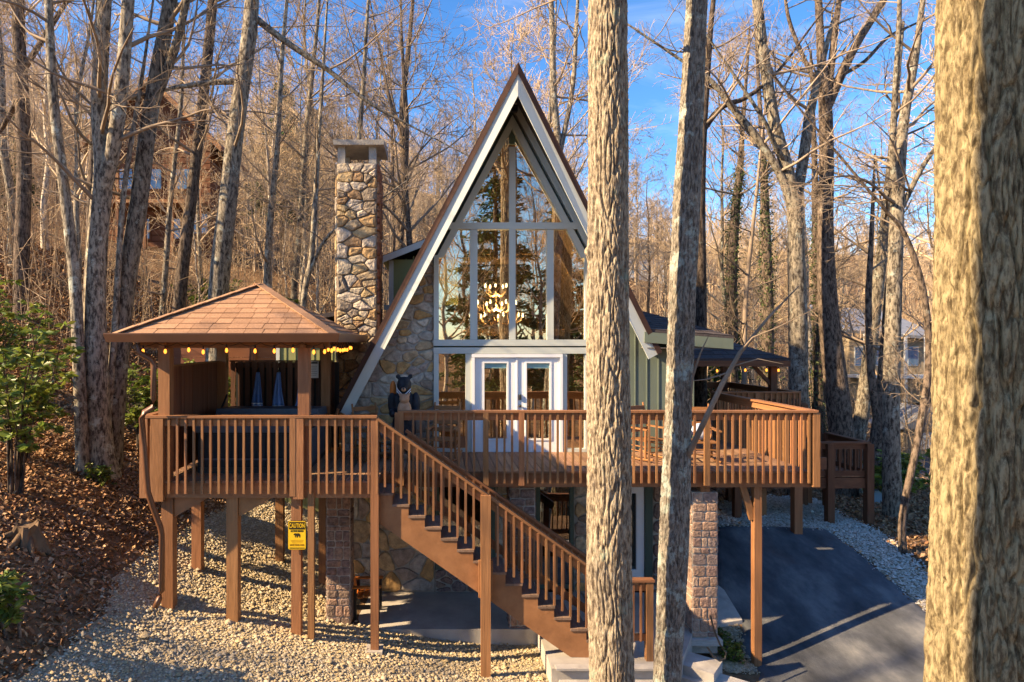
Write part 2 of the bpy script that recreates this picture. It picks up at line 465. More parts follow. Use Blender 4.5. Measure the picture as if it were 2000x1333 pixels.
M['gravel_base'] = mat('gravel_bed', [(0.3, (0.20, 0.165, 0.11)), (0.7, (0.42, 0.36, 0.26))], 28, detail=6, rough=0.95, bump=0.9, bscale=30, bdist=0.03, spec=.05)
M['gravel'] = palette_mat('river_gravel', [(0.46, 0.375, 0.235), (0.52, 0.445, 0.31), (0.38, 0.30, 0.175), (0.55, 0.49, 0.375), (0.41, 0.355, 0.265), (0.48, 0.385, 0.23)], bump=0, island=True, dark=.8)
M['gravel_pale'] = palette_mat('pale_gravel', [(0.56, 0.52, 0.45), (0.64, 0.61, 0.55), (0.47, 0.43, 0.36), (0.70, 0.67, 0.62)], bump=0, island=True, dark=.8)
M['leaf'] = palette_mat('dead_leaf', [(0.34, 0.19, 0.095), (0.24, 0.125, 0.065), (0.42, 0.255, 0.13), (0.19, 0.11, 0.065), (0.48, 0.31, 0.18), (0.30, 0.18, 0.11)], bump=0, island=True, dark=.8)
M['rhodo'] = mat('glossy_evergreen_leaf', two((0.15, 0.19, 0.03), 0.3), 4, rough=0.4, rand=.5, hue=.03, island=True, transl=.3)
M['needle'] = mat('pine_needle', two((0.05, 0.085, 0.025), 0.3), 4, rough=0.6, rand=.5, hue=.03, island=True, transl=.2)
M['ivy'] = mat('ivy_leaf', two((0.05, 0.075, 0.02), 0.3), 4, rough=0.5, rand=.5, hue=.03, island=True)
M['bark_front'] = bark_mat('pale_furrowed_bark', (0.14, 0.105, 0.075), (0.44, 0.37, 0.265), (0.26, 0.33, 0.25), .3, 30, .57, 1.7, 0)
M['bark_lichen'] = bark_mat('lichened_bark', (0.10, 0.085, 0.07), (0.32, 0.285, 0.235), (0.42, 0.48, 0.43), .3, 30, .53, 3.2, 0)
M['bark_oak'] = bark_mat('deep_oak_bark', (0.12, 0.09, 0.05), (0.37, 0.30, 0.17), (0.22, 0.25, 0.17), .3, 26, .62, 1.8, 0)
M['bark_grey'] = bark_mat('grey_bark', (0.055, 0.045, 0.037), (0.30, 0.26, 0.20), (0.40, 0.42, 0.36), .35, 15, .56, 3.0, .25)
M['bark_dark'] = bark_mat('dark_bark', (0.035, 0.027, 0.022), (0.17, 0.13, 0.10), (0.24, 0.24, 0.20), .35, 15, .60, 3.0, .25)
M['bark_pale'] = bark_mat('pale_slender_bark', (0.22, 0.18, 0.14), (0.55, 0.48, 0.38), (0.50, 0.50, 0.44), .35, 12, .58, 3.0, .2)
M['twig'] = mat('bare_twig', two((0.27, 0.21, 0.155), 0.3), 2, rough=0.9, rand=.2, spec=.1)
M['twig_warm'] = mat('warm_bare_twig', two((0.50, 0.38, 0.25), 0.22), 1, rough=0.9, rand=.25, spec=.1)
M['brush'] = mat('dry_brush', two((0.36, 0.27, 0.18), 0.3), 1, rough=0.9, rand=.4, spec=.1, island=True)
M['cabin'] = mat('brown_log', two((0.16, 0.065, 0.03), 0.25), 2, rough=0.8, rand=.2)
M['far_white'] = mat('white_siding', two((0.62, 0.62, 0.60), 0.05), 2, rough=0.7)
M['far_grey'] = mat('grey_metal_roof', two((0.20, 0.21, 0.23), 0.15), 2, rough=0.5)
M['far_tan'] = mat('tan_siding', two((0.30, 0.24, 0.16), 0.1), 2, rough=0.7)
M['pane_blue'] = mat('sky_tint_pane', two((0.10, 0.18, 0.30), 0.2), 2, rough=0.05, spec=1.0)  # blue base colour stands in for the sky reflected in distant panes
M['tank'] = mat('white_tank_paint', two((0.66, 0.68, 0.70), 0.06), 3, rough=0.4)
M['blue_bin'] = mat('pale_blue_plastic', two((0.30, 0.42, 0.50), 0.1), 3, rough=0.5)
M['stump'] = mat('rotten_stump_wood', two((0.14, 0.09, 0.05), 0.4), 5, (1, 1, .3), rough=.95, bump=1, bscale=14)

# ------------------------------------------------------------------ terrain
ctl = np.array([
    (-4.75, 11.3, .85), (-3.59, 11.3, .63), (-2.47, 11.3, .39), (-1.11, 11.26, .15), (.88, 11.2, -.27), (-4.7, 12.7, .95), (-3.6, 14.7, .55),
    (-2.5, 13.9, .30), (-2, 10, .28), (1.3, 11, -.3), (-5.0, 8.4, 1.12), (-4, 9.5, .72), (-3, 5, .6), (0, 5, -.1), (4, 5, -.7), (0, 0, -.1),
    (-8, 5, 2.6), (-8, 0, 2.4), (6, 0, -.9), (-6.8, 10, 2.1), (-7.9, 15, 2.6), (-6, 12, 1.5), (-5.5, 16, 1.35), (-5.2, 17.5, 1.3), (-14, 15, 3.8), (-14, 8, 3.2), (-25, 8, 4.2),
    (-12, 22, 5.6), (-20, 25, 9.5), (-28, 45, 14), (-11, 28, 6.6), (-8, 35, 8.6), (0, 26, 3.2), (2, 35, 5.0), (-3, 21, 2.0), (0, 45, 8.5), (0, 70, 15),
    (4, 110, 27), (0, 18, -.2), (4, 18, .1), (0, 13, -.25), (3, 13, -.3), (5, 13, -.35), (0, 15.5, -.3), (4, 15.5, -.3), (-2.2, 12.6, .12),
    (6.1, 12.1, -.62), (7.3, 16.5, .83), (10, 16.5, .74), (11.5, 17, .73), (9.8, 12.5, .12), (11.4, 14.5, .62), (5.85, 11.4, -.62), (8.36, 11, -.26),
    (12.9, 18, .66), (8, 19, .9), (16, 24, .0), (23.8, 32, -.4), (20.4, 30, -.1), (29, 45, 1.2), (36, 50, 2), (20, 50, 4), (61, 90, 10), (30, 80, 12),
    (45, 120, 19), (96, 160, 26), (54, 150, 26), (-40, 90, 32), (-54, 80, 32), (-25, 65, 19), (-45, 50, 20), (-20, 110, 36), (14, 14, 1.0), (16, 8, .8),
    (10, 5, .2), (0, -20, .5), (-25, -15, 4.5), (25, -20, -2), (0, -60, 4), (60, -40, 2), (-60, -40, 7), (-40, 8, 5.5), (60, 20, 2), (90, 60, 8), (10, 28, 2.0), (8, 40, 5.0)])


def _phi(r2):
    return np.where(r2 > 1e-12, 0.5 * r2 * np.log(np.maximum(r2, 1e-12)), 0)


_n = len(ctl)
_A = np.zeros((_n + 3, _n + 3))
_d2 = ((ctl[:, None, :2] - ctl[None, :, :2]) ** 2).sum(2)
_A[:_n, :_n] = _phi(_d2) + np.eye(_n) * 0.05
_A[:_n, _n] = 1; _A[:_n, _n + 1:] = ctl[:, :2]; _A[_n, :_n] = 1; _A[_n + 1:, :_n] = ctl[:, :2].T
_w = np.linalg.solve(_A, np.concatenate([ctl[:, 2], [0, 0, 0]]))


def hts(x, y):
    x = np.asarray(x, float); y = np.asarray(y, float)
    sh = x.shape
    x = x.ravel(); y = y.ravel()
    out = np.empty(len(x))
    for i in range(0, len(x), 20000):
        a, b = x[i:i + 20000], y[i:i + 20000]
        xc, yc = np.clip(a, -90, 130), np.clip(b, -70, 190)
        out[i:i + 20000] = _phi((xc[:, None] - ctl[None, :, 0]) ** 2 + (yc[:, None] - ctl[None, :, 1]) ** 2) @ _w[:_n] + _w[_n] + _w[_n + 1] * xc + _w[_n + 2] * yc
    return np.clip(out, -8, 62).reshape(sh)


def ht(x, y):
    return float(hts(np.array([x]), np.array([y]))[0])


def G(px, py, d0=5.0, d1=150.0):
    """where the line of sight through a photo pixel meets the ground"""
    D = np.geomspace(d0, d1, 900)
    X = (px - CX) * D / F
    Z = CZ + (CY - py) * D / F
    below = np.nonzero(Z <= hts(X, D))[0]
    d = D[below[0]] if len(below) else d1
    return ((px - CX) * d / F, float(d))


def axis(lo, hi, step, far_lo, far_hi):
    a = list(np.arange(lo, hi + 1e-6, step))
    s, x, out = step, hi, []
    while x < far_hi: s *= 1.16; x += s; out.append(x)
    s, x, pre = step, lo, []
    while x > far_lo: s *= 1.16; x -= s; pre.append(x)
    return np.array(pre[::-1] + a + out)


gx, gy = axis(-14, 14, .22, -420, 420), axis(4, 22, .22, -300, 520)
GX, GY = np.meshgrid(gx, gy)
GZ = hts(GX, GY)
nx, ny = len(gx), len(gy)
idx = np.arange(nx * ny).reshape(ny, nx)
q = np.stack([idx[:-1, :-1], idx[:-1, 1:], idx[1:, 1:], idx[1:, :-1]], -1).reshape(-1, 4)
ground = put('ground', mesh_np('ground', np.stack([GX, GY, GZ], -1).reshape(-1, 3), q, None, M['ground'], True))
tag(ground, 'sloping woodland ground covered with brown leaf litter', 'ground', kind='structure')


def inside(x, y, poly):
    poly = np.asarray(poly)
    r = np.zeros(len(x), bool)
    j = len(poly) - 1
    for i in range(len(poly)):
        xi, yi, xj, yj = poly[i][0], poly[i][1], poly[j][0], poly[j][1]
        c = ((yi > y) != (yj > y)) & (x < (xj - xi) * (y - yi) / (yj - yi + 1e-12) + xi)
        r ^= c
        j = i
    return r


def sheet(name, poly, mat_, off, label, cat, step=.09):
    poly = np.asarray(poly)
    xs = np.arange(poly[:, 0].min(), poly[:, 0].max(), step); ys = np.arange(poly[:, 1].min(), poly[:, 1].max(), step)
    X, Y = np.meshgrid(xs, ys)
    ids = np.arange(X.size).reshape(X.shape)
    cx, cy_ = (X[:-1, :-1] + step / 2), (Y[:-1, :-1] + step / 2)
    ok = inside(cx.ravel(), cy_.ravel(), poly)
    qq = np.stack([ids[:-1, :-1], ids[:-1, 1:], ids[1:, 1:], ids[1:, :-1]], -1).reshape(-1, 4)[ok]
    used = np.unique(qq)
    rem = np.zeros(X.size, int); rem[used] = np.arange(len(used))
    V = np.stack([X, Y, hts(X, Y) + off], -1).reshape(-1, 3)[used]
    return tag(put(name, mesh_np(name, V, rem[qq], None, mat_, True)), label, cat, kind='structure')


gp_main = [G(40, 1325), G(130, 1270), G(205, 1205), G(225, 1130), G(285, 1085), G(330, 1060), G(385, 1020), G(430, 1000), G(480, 985), G(560, 978), G(630, 985),
           (-1.9, 15.2), (-1.9, 12.6), (-1.5, 12.5), (1.2, 12.5), (1.95, 12.4), (1.95, 10.3), (3.0, 8.5), (-5.6, 7.4)]
sheet('gravel_bed', gp_main, M['gravel_base'], .02, 'tan gravel bed under the raised deck', 'gravel bed')
gp_side = [G(1400, 985), G(1500, 972), G(1590, 975), G(1650, 1012), G(1700, 1030), G(1770, 1085), G(1850, 1160), G(1960, 1260), G(1985, 1345), G(1835, 1218),
           G(1760, 1153), G(1680, 1083), G(1612, 1037), G(1500, 1034), G(1400, 1032)]
sheet('gravel_verge', gp_side, M['gravel_base'], .02, 'pale gravel strip along the far edge of the driveway', 'gravel bed')
gp_bed = [G(1398, 1225), G(1445, 1228), G(1440, 1270), G(1475, 1315), G(1420, 1318), G(1385, 1280)]
sheet('gravel_planting_bed', gp_bed, M['gravel_base'], .02, 'small gravel planting bed beside the right stone pier', 'gravel bed')

# driveway as a grid between its two edges
eL = [G(1396, 1030), G(1397, 1100), G(1399, 1160), G(1425, 1190), G(1447, 1224), G(1447, 1265), G(1480, 1318), (5.6, 11.2), (5.2, 9.5), (5.0, 7.0)]
eR = [G(1612, 1036), G(1645, 1058), G(1680, 1082), G(1720, 1118), G(1760, 1152), G(1800, 1188), G(1835, 1217), G(1910, 1285), G(1990, 1360), (9.6, 7.0)]


def resamp(pts, n):
    pts = np.asarray(pts, float)
    s = np.linspace(0, len(pts) - 1, n)
    return np.stack([np.interp(s, np.arange(len(pts)), pts[:, k]) for k in range(pts.shape[1])], 1)


A_, B_ = resamp(eL, 60), resamp(eR, 60)
rngd = np.random.default_rng(3)
A_ += rngd.normal(0, .018, A_.shape); B_ += rngd.normal(0, .018, B_.shape)
tv = np.linspace(0, 1, 36)
DX = A_[:, None, 0] * (1 - tv) + B_[:, None, 0] * tv
DY = A_[:, None, 1] * (1 - tv) + B_[:, None, 1] * tv
DZ = hts(DX, DY) + .045
DZ[:, 0] -= .06; DZ[:, -1] -= .06; DZ[0] -= .06
ids = np.arange(DX.size).reshape(DX.shape)
q = np.stack([ids[:-1, :-1], ids[:-1, 1:], ids[1:, 1:], ids[1:, :-1]], -1).reshape(-1, 4)
tag(put('driveway', mesh_np('driveway', np.stack([DX, DY, DZ], -1).reshape(-1, 3), q, None, M['asphalt'], True)),
    'worn dark asphalt driveway sloping up past the house', 'driveway', kind='structure')


def scatter_stones(name, poly, n, size, mat_, label, seed):
    rg = np.random.default_rng(seed)
    poly = np.asarray(poly)
    lo, hi = poly.min(0), poly.max(0)
    pts = np.empty((0, 2))
    while len(pts) < n:
        c = rg.uniform(lo, hi, (n * 2, 2))
        j = c + rg.normal(0, .10, c.shape)
        pts = np.vstack([pts, c[inside(j[:, 0], j[:, 1], poly)]])
    pts = pts[:n]
    z = hts(pts[:, 0], pts[:, 1]) + .02
    base = np.array([(1, 0, 0), (0, 1, 0), (-1, 0, 0), (0, -1, 0), (0, 0, .75), (.5, .5, .55)], float)[:5]
    tri = np.array([(0, 1, 4), (1, 2, 4), (2, 3, 4), (3, 0, 4)])
    s = size * rg.lognormal(0, .35, n)
    a = rg.uniform(0, 6.28, n)
    v = base[None] * s[:, None, None] * rg.uniform(.6, 1.15, (n, 5, 3))
    ca, sa = np.cos(a)[:, None], np.sin(a)[:, None]
    V = np.stack([v[..., 0] * ca - v[..., 1] * sa, v[..., 0] * sa + v[..., 1] * ca, v[..., 2]], -1)
    V[..., 2] += rg.uniform(-.2, .6, (n, 1)) * s[:, None]
    V += np.concatenate([pts, z[:, None]], 1)[:, None]
    T = (tri[None] + (np.arange(n) * 5)[:, None, None]).reshape(-1, 3)
    return tag(put(name, mesh_np(name, V.reshape(-1, 3), None, T, mat_)), label, 'gravel', kind='stuff')


scatter_stones('gravel', gp_main, 52000, .022, M['gravel'], 'loose tan gravel spread under and before the deck', 1)
scatter_stones('gravel', gp_side, 16000, .024, M['gravel_pale'], 'loose pale gravel along the driveway edge', 2)
scatter_stones('gravel', gp_bed, 2500, .02, M['gravel'], 'loose gravel in the planting bed by the pier', 3)


def scatter_leaves(name, poly, n, size, label, seed, avoid=()):
    rg = np.random.default_rng(seed)
    poly = np.asarray(poly)
    lo, hi = poly.min(0), poly.max(0)
    c = rg.uniform(lo, hi, (n * 3, 2))
    ok = inside(c[:, 0], c[:, 1], poly)
    for av in avoid:
        j = c + rg.normal(0, .12, c.shape)
        ok &= ~inside(j[:, 0], j[:, 1], av)
    pts = c[ok][:n]; n = len(pts)
    z = hts(pts[:, 0], pts[:, 1]) + .012
    s = size * rg.uniform(.6, 1.5, n)
    a = rg.uniform(0, 6.28, n)
    base = np.array([(-1, 0, 0), (0, -.55, .25), (1, 0, 0), (0, .55, .25)], float)
    v = base[None] * s[:, None, None] * rg.uniform(.7, 1.2, (n, 4, 3))
    tx, ty = rg.normal(0, .55, n)[:, None], rg.normal(0, .55, n)[:, None]
    v[..., 2] += v[..., 0] * tx + v[..., 1] * ty
    ca, sa = np.cos(a)[:, None], np.sin(a)[:, None]
    V = np.stack([v[..., 0] * ca - v[..., 1] * sa, v[..., 0] * sa + v[..., 1] * ca, v[..., 2] + rg.uniform(0, .04, (n, 1))], -1)
    V += np.concatenate([pts, z[:, None]], 1)[:, None]
    b = (np.arange(n) * 4)[:, None]
    T = np.concatenate([b + np.array([[0, 1, 2]]), b + np.array([[0, 2, 3]])], 0)
    return tag(put(name, mesh_np(name, V.reshape(-1, 3), None, T, M['leaf'])), label, 'leaf litter', kind='stuff')


scatter_leaves('leaf_litter', [(-5.0, 6.0), (-12, 6), (-20, 30), (-3.5, 30), (-4.5, 16)], 75000, .046, 'dead brown leaves covering the bank beside the gazebo', 5, (gp_main,))
scatter_leaves('leaf_litter', [(8.5, 9), (14, 9), (24, 30), (6, 24), (7, 17)], 30000, .05, 'dead brown leaves on the slope beyond the driveway', 6,
               (gp_side, list(map(tuple, A_)) + list(map(tuple, B_[::-1]))))

# ------------------------------------------------------------------ stone laying
def clip_half(poly, n, c):
    out = []
    for i in range(len(poly)):
        a, b = poly[i], poly[(i + 1) % len(poly)]
        da, db = a[0] * n[0] + a[1] * n[1] - c, b[0] * n[0] + b[1] * n[1] - c
        if da <= 0: out.append(a)
        if (da < 0) != (db < 0) and da != db:
            t = da / (da - db)
            out.append((a[0] + (b[0] - a[0]) * t, a[1] + (b[1] - a[1]) * t))
    return out


def area_c(poly):
    A = cx = cy_ = 0
    for i in range(len(poly)):
        (x0, y0), (x1, y1) = poly[i], poly[(i + 1) % len(poly)]
        k = x0 * y1 - x1 * y0
        A += k; cx += (x0 + x1) * k; cy_ += (y0 + y1) * k
    if abs(A) < 1e-9: return 0, poly[0]
    return A / 2, (cx / (3 * A), cy_ / (3 * A))


def voronoi(poly, n, rng, aniso=1.35, relax=2):
    P2 = [(x, y * aniso) for x, y in poly]
    if area_c(P2)[0] < 0: P2 = P2[::-1]
    xs, ys = [p[0] for p in P2], [p[1] for p in P2]
    pa = np.asarray(P2); seeds = []
    while len(seeds) < n:
        p = (rng.uniform(min(xs), max(xs)), rng.uniform(min(ys), max(ys)))
        if inside(np.array([p[0]]), np.array([p[1]]), pa)[0]: seeds.append(p)
    for it in range(relax + 1):
        cells = []
        for i, s in enumerate(seeds):
            c = P2
            for j, t in sorted(enumerate(seeds), key=lambda e: (e[1][0] - s[0]) ** 2 + (e[1][1] - s[1]) ** 2)[1:22]:
                nn = (t[0] - s[0], t[1] - s[1])
                mid = ((t[0] + s[0]) / 2, (t[1] + s[1]) / 2)
                c = clip_half(c, nn, nn[0] * mid[0] + nn[1] * mid[1])
                if len(c) < 3: break
            cells.append(c)
        if it < relax: seeds = [area_c(c)[1] if len(c) >= 3 else s for c, s in zip(cells, seeds)]
    return [[(x, y / aniso) for x, y in c] for c in cells if len(c) >= 3]


def shrink(poly, g):
    if area_c(poly)[0] < 0: poly = poly[::-1]
    out = list(poly)
    n = len(poly)
    for i in range(n):
        (x0, y0), (x1, y1) = poly[i], poly[(i + 1) % n]
        dx, dy = x1 - x0, y1 - y0
        L = math.hypot(dx, dy)
        if L < 1e-6: continue
        nn = (dy / L, -dx / L)
        out = clip_half(out, nn, nn[0] * x0 + nn[1] * y0 - g)
        if len(out) < 3: return None
    return out


def chaikin(p, k=.22):
    o = []
    for i in range(len(p)):
        a, b = p[i], p[(i + 1) % len(p)]
        o.append((a[0] + (b[0] - a[0]) * k, a[1] + (b[1] - a[1]) * k)); o.append((a[0] + (b[0] - a[0]) * (1 - k), a[1] + (b[1] - a[1]) * (1 - k)))
    return o


def stone_mesh(cell, to3, rng, gap, proud, mat_, rough=.012, chk=.22):
    c = shrink(cell, gap)
    if not c: return None
    A, ct = area_c(c)
    if A < .0025: return None
    c = chaikin(c, chk)
    c = [(x + rng.uniform(-rough, rough), y + rng.uniform(-rough, rough)) for x, y in c]
    n = len(c)
    v, f = [], []
    d1 = proud * rng.uniform(.7, 1.2)
    rings = [(1.0, -.03), (1.0, d1 * .45), (.90, d1 * .85), (.55, d1 * rng.uniform(.95, 1.1))]
    for sc, d in rings:
        for x, y in c:
            v.append(to3(ct[0] + (x - ct[0]) * sc, ct[1] + (y - ct[1]) * sc, d + (rng.uniform(-.12, .12) * d1 if sc < 1 else 0)))
    v.append(to3(ct[0], ct[1], d1 * rng.uniform(.85, 1.05)))
    for r in range(3):
        for i in range(n):
            j = (i + 1) % n
            f.append((r * n + i, r * n + j, (r + 1) * n + j, (r + 1) * n + i))
    for i in range(n): f.append((3 * n + i, 3 * n + (i + 1) % n, 4 * n))
    me = bpy.data.meshes.new('stone'); me.from_pydata([tuple(p) for p in v], [], f); me.validate()
    me.materials.append(mat_)
    return me


def lay_stones(parent, poly, n, to3, seed, gap=.018, proud=.05, mats=None, aniso=1.35, relax=2, chk=.22):
    rng = random.Random(seed)
    for c in voronoi(poly, n, rng, aniso, relax):
        me = stone_mesh(c, to3, rng, gap, proud, rng.choice(mats or [M['stone']]), chk=chk)
        if me: put('stone', me, parent)


def lay_courses(parent, u0, u1, v0, v1, to3, seed, mats, hmin=.09, hmax=.27, gap=.009, proud=.022):
    rng = random.Random(seed)
    v = v0
    while v < v1 - .03:
        h = min(rng.uniform(hmin, hmax), v1 - v)
        if v1 - (v + h) < .06: h = v1 - v
        k = rng.choice((2, 2, 3))
        cuts = sorted([u0, u1] + [u0 + (u1 - u0) * (i + rng.uniform(-.25, .25)) / k for i in range(1, k)])
        for a, b in zip(cuts[:-1], cuts[1:]):
            me = stone_mesh([(a, v), (b, v), (b, v + h), (a, v + h)], to3, rng, gap, proud, rng.choice(mats), .006, .12)
            if me: put('stone', me, parent)
        v += h


# ------------------------------------------------------------------ the A-frame house
FY = 14.29                                           # facade plane
S = FY / F
fx = lambda px: (px - CX) * S
fz = lambda py: CZ + (CY - py) * S
DECK = 3.14
XC, APEX, SL = 1.715, 11.32, 1.87                    # centre line, roof apex height, roof slope
COS, SIN = 1 / math.hypot(1, SL), SL / math.hypot(1, SL)
house = thing('a_frame_house', (XC, FY, 0), 'tall A-frame house with big gable windows, stone walls and stone chimney', 'house')


def rake(side, off, z):
    """x on the line parallel to the roof, 'off' inside it, at height z"""
    return XC + side * ((APEX - z) / SL - off / SIN)


# roof slabs with a prow overhang
yA, yF, yB = 13.30, 14.10, 23.5
for side, zf in ((-1, 4.08), (1, 5.35)):
    t = .10
    xf = rake(side, 0, zf)
    nrm = Vector((-side * SIN, 0, -COS)) * t
    top = [Vector((XC, yA, APEX)), Vector((xf, yA + (yF - yA) * (APEX - zf) / (APEX - 4.1), zf)), Vector((xf, yB, zf)), Vector((XC, yB, APEX))]
    bot = [p + nrm for p in top]
    bot[0] = Vector((XC, top[0].y, APEX - t / COS)); bot[3] = Vector((XC, yB, APEX - t / COS))
    roof = MB().prism(top, bot).build('roof', M['roof_edge'], house)
    # pale fascia board along the front edge and a brown drip edge above it
    def fas(o0, o1, ya, yb, m_, nm):
        a = [(rake(side, o, z), (yA if z > 8 else top[1].y) + dy, z) for o, z, dy in ()]
        pts0, pts1 = [], []
        for (o, which) in ((o0, 'a'), (o0, 'f'), (o1, 'f'), (o1, 'a')):
            if which == 'a': x, z, y = XC, APEX - o / COS, yA
            else:
                z = zf - (COS * o if side < 0 else COS * o)
                x = xf + side * 0 - side * o * SIN; y = top[1].y
            pts0.append((x, y + ya, z)); pts1.append((x, y + yb, z))
        MB().prism(pts0, pts1).build(nm, m_, roof)
    fas(-.025, .085, -.075, .02, M['roof_edge'], 'drip_edge')
    fas(.085, .30, -.05, -.012, M['fascia'], 'fascia_board')
    # soffit boards
    Lr = (APEX - zf) / SIN
    for k in range(int(Lr / .17)):
        s0, s1 = .35 + k * .17, .35 + k * .17 + .162
        if s1 > Lr - .05: break
        def sp(s, y, d): return (XC + side * s * COS - side * SIN * d, y, APEX - s * SIN - COS * d)
        y0 = yA + (top[1].y - yA) * s0 / Lr + .03; y1 = yA + (top[1].y - yA) * s1 / Lr + .03
        a = [sp(s0, y0, .106), sp(s0, FY + .05, .106), sp(s1, FY + .05, .106), sp(s1, y1, .106)]
        c = [sp(s0, y0, .124), sp(s0, FY + .05, .124), sp(s1, FY + .05, .124), sp(s1, y1, .124)]
        MB().prism(a, c).build('soffit_board', M['soffit'], roof)
    if side < 0:                                     # shingle courses on the left slope (seen edge on)
        for k in range(28):
            s0, s1 = k * .28, k * .28 + .29
            def sq(s, y, d): return (XC - s * COS - SIN * d, y, APEX - s * SIN + COS * d)
            y0 = yA + (top[1].y - yA) * s0 / Lr - .03; y1 = yA + (top[1].y - yA) * min(1, s1 / Lr) - .03
            if s1 > Lr: break
            MB().prism([sq(s0, y0, .004), sq(s1, y1, .02), sq(s1, yB, .02), sq(s0, yB, .004)], [sq(s0, y0, .012), sq(s1, y1, .032), sq(s1, yB, .032), sq(s0, yB, .012)]).build('shingle_course', M['shingle_dark'], roof)

# gable frame
GY0, GY1 = FY - .09, FY + .05


def fbar(nm, x0, x1, y0, y1, m_=None, dy=0.0, par=None):
    return piece(nm, fx(x0), fx(x1), GY0 - dy, GY1, fz(y1), fz(y0), m_ or M['trim'], par or house)


for side in (-1, 1):
    for (o0, o1, zb, dy, zt) in ((.13, .26, 7.35, .012, 11.0), (.33, .47, 7.45, .004, 10.75)):
        a = [(XC, APEX - o0 / COS), (rake(side, o0, zb), zb), (rake(side, o1, zb), zb), (XC, APEX - o1 / COS)]
        MB().prism([(x, GY0 - dy, z) for x, z in a], [(x, GY1, z) for x, z in a]).build('rake_beam', M['trim'], house)
fbar('mullion', 994, 1006, 290, 664)
fbar('transom', 874, 1126, 437, 450, dy=.016)
fbar('mullion', 918, 932, 450.3, 664); fbar('mullion', 1067, 1080, 450.3, 664)
fbar('corner_post', 847.5, 857, 500, 664); fbar('corner_post', 1141, 1152, 500, 664)
fbar('belt_beam', 847, 1153, 664.3, 676.5, dy=.02)
fbar('belt_beam', 847, 1153, 679.5, 691.5, dy=.014)
fbar('corner_post', 847.5, 857, 692, 884); fbar('corner_post', 1141, 1152, 692, 884)
fbar('window_post', 909, 920.5, 692, 884); fbar('window_post', 1097.5, 1106, 692, 884)
fbar('window_sill', 857.3, 908.7, 876, 884); fbar('window_sill', 1106.3, 1140.7, 876, 884)
# small peak block where the rakes meet, and the dark backing behind the joints
MB().prism([(XC - .30, FY + .06, APEX - 1.3), (XC + .30, FY + .06, APEX - 1.3), (XC, FY + .06, APEX - .4)], [(XC - .30, FY + .12, APEX - 1.3), (XC + .30, FY + .12, APEX - 1.3), (XC, FY + .12, APEX - .4)]).build('peak_panel', M['green_trim'], house)
for side in (-1, 1):
    a = [(rake(side, .10, 10.6), 10.6), (rake(side, .10, 7.2), 7.2), (rake(side, .40, 7.2), 7.2), (rake(side, .40, 10.6), 10.6)]
    MB().prism([(x, FY + .052, z) for x, z in a], [(x, FY + .10, z) for x, z in a]).build('rake_backing', M['green_trim'], house)
piece('joint_backing', fx(847), fx(1153), FY + .055, FY + .10, fz(692), fz(664), M['green_trim'], house)
piece('porch_spotlight', XC - .06, XC + .06, 13.75, 13.9, 10.55, 10.68, M['black'], house)


def pane(poly, y=FY - .02, m_=None, par=None):
    return MB().prism([(x, y, z) for x, z in poly], [(x, y + .012, z) for x, z in poly]).build('pane', m_ or M['glass'], par or house)


for side in (-1, 1):
    ix = XC + side * .068
    zt = APEX - .47 / COS - .068 * SL
    pane([(rake(side, .46, fz(438)), fz(438)), (ix, fz(438)), (ix, zt)][::side])
    e = fx(857) if side < 0 else fx(1141)
    zc = APEX - (abs(XC - e) + .46 / SIN) * SL
    i0 = fx(918) if side < 0 else fx(1080)
    pane([(e, fz(665)), (i0, fz(665)), (i0, fz(449)), (rake(side, .46, fz(449)), fz(449)), (e, zc)][::-side])
pane([(fx(932), fz(665)), (fx(994), fz(665)), (fx(994), fz(449)), (fx(932), fz(449))])
pane([(fx(1006), fz(665)), (fx(1067), fz(665)), (fx(1067), fz(449)), (fx(1006), fz(449))])
pane([(fx(857), fz(877)), (fx(909), fz(877)), (fx(909), fz(691)), (fx(857), fz(691))])
pane([(fx(1106), fz(877)), (fx(1141), fz(877)), (fx(1141), fz(691)), (fx(1106), fz(691))])

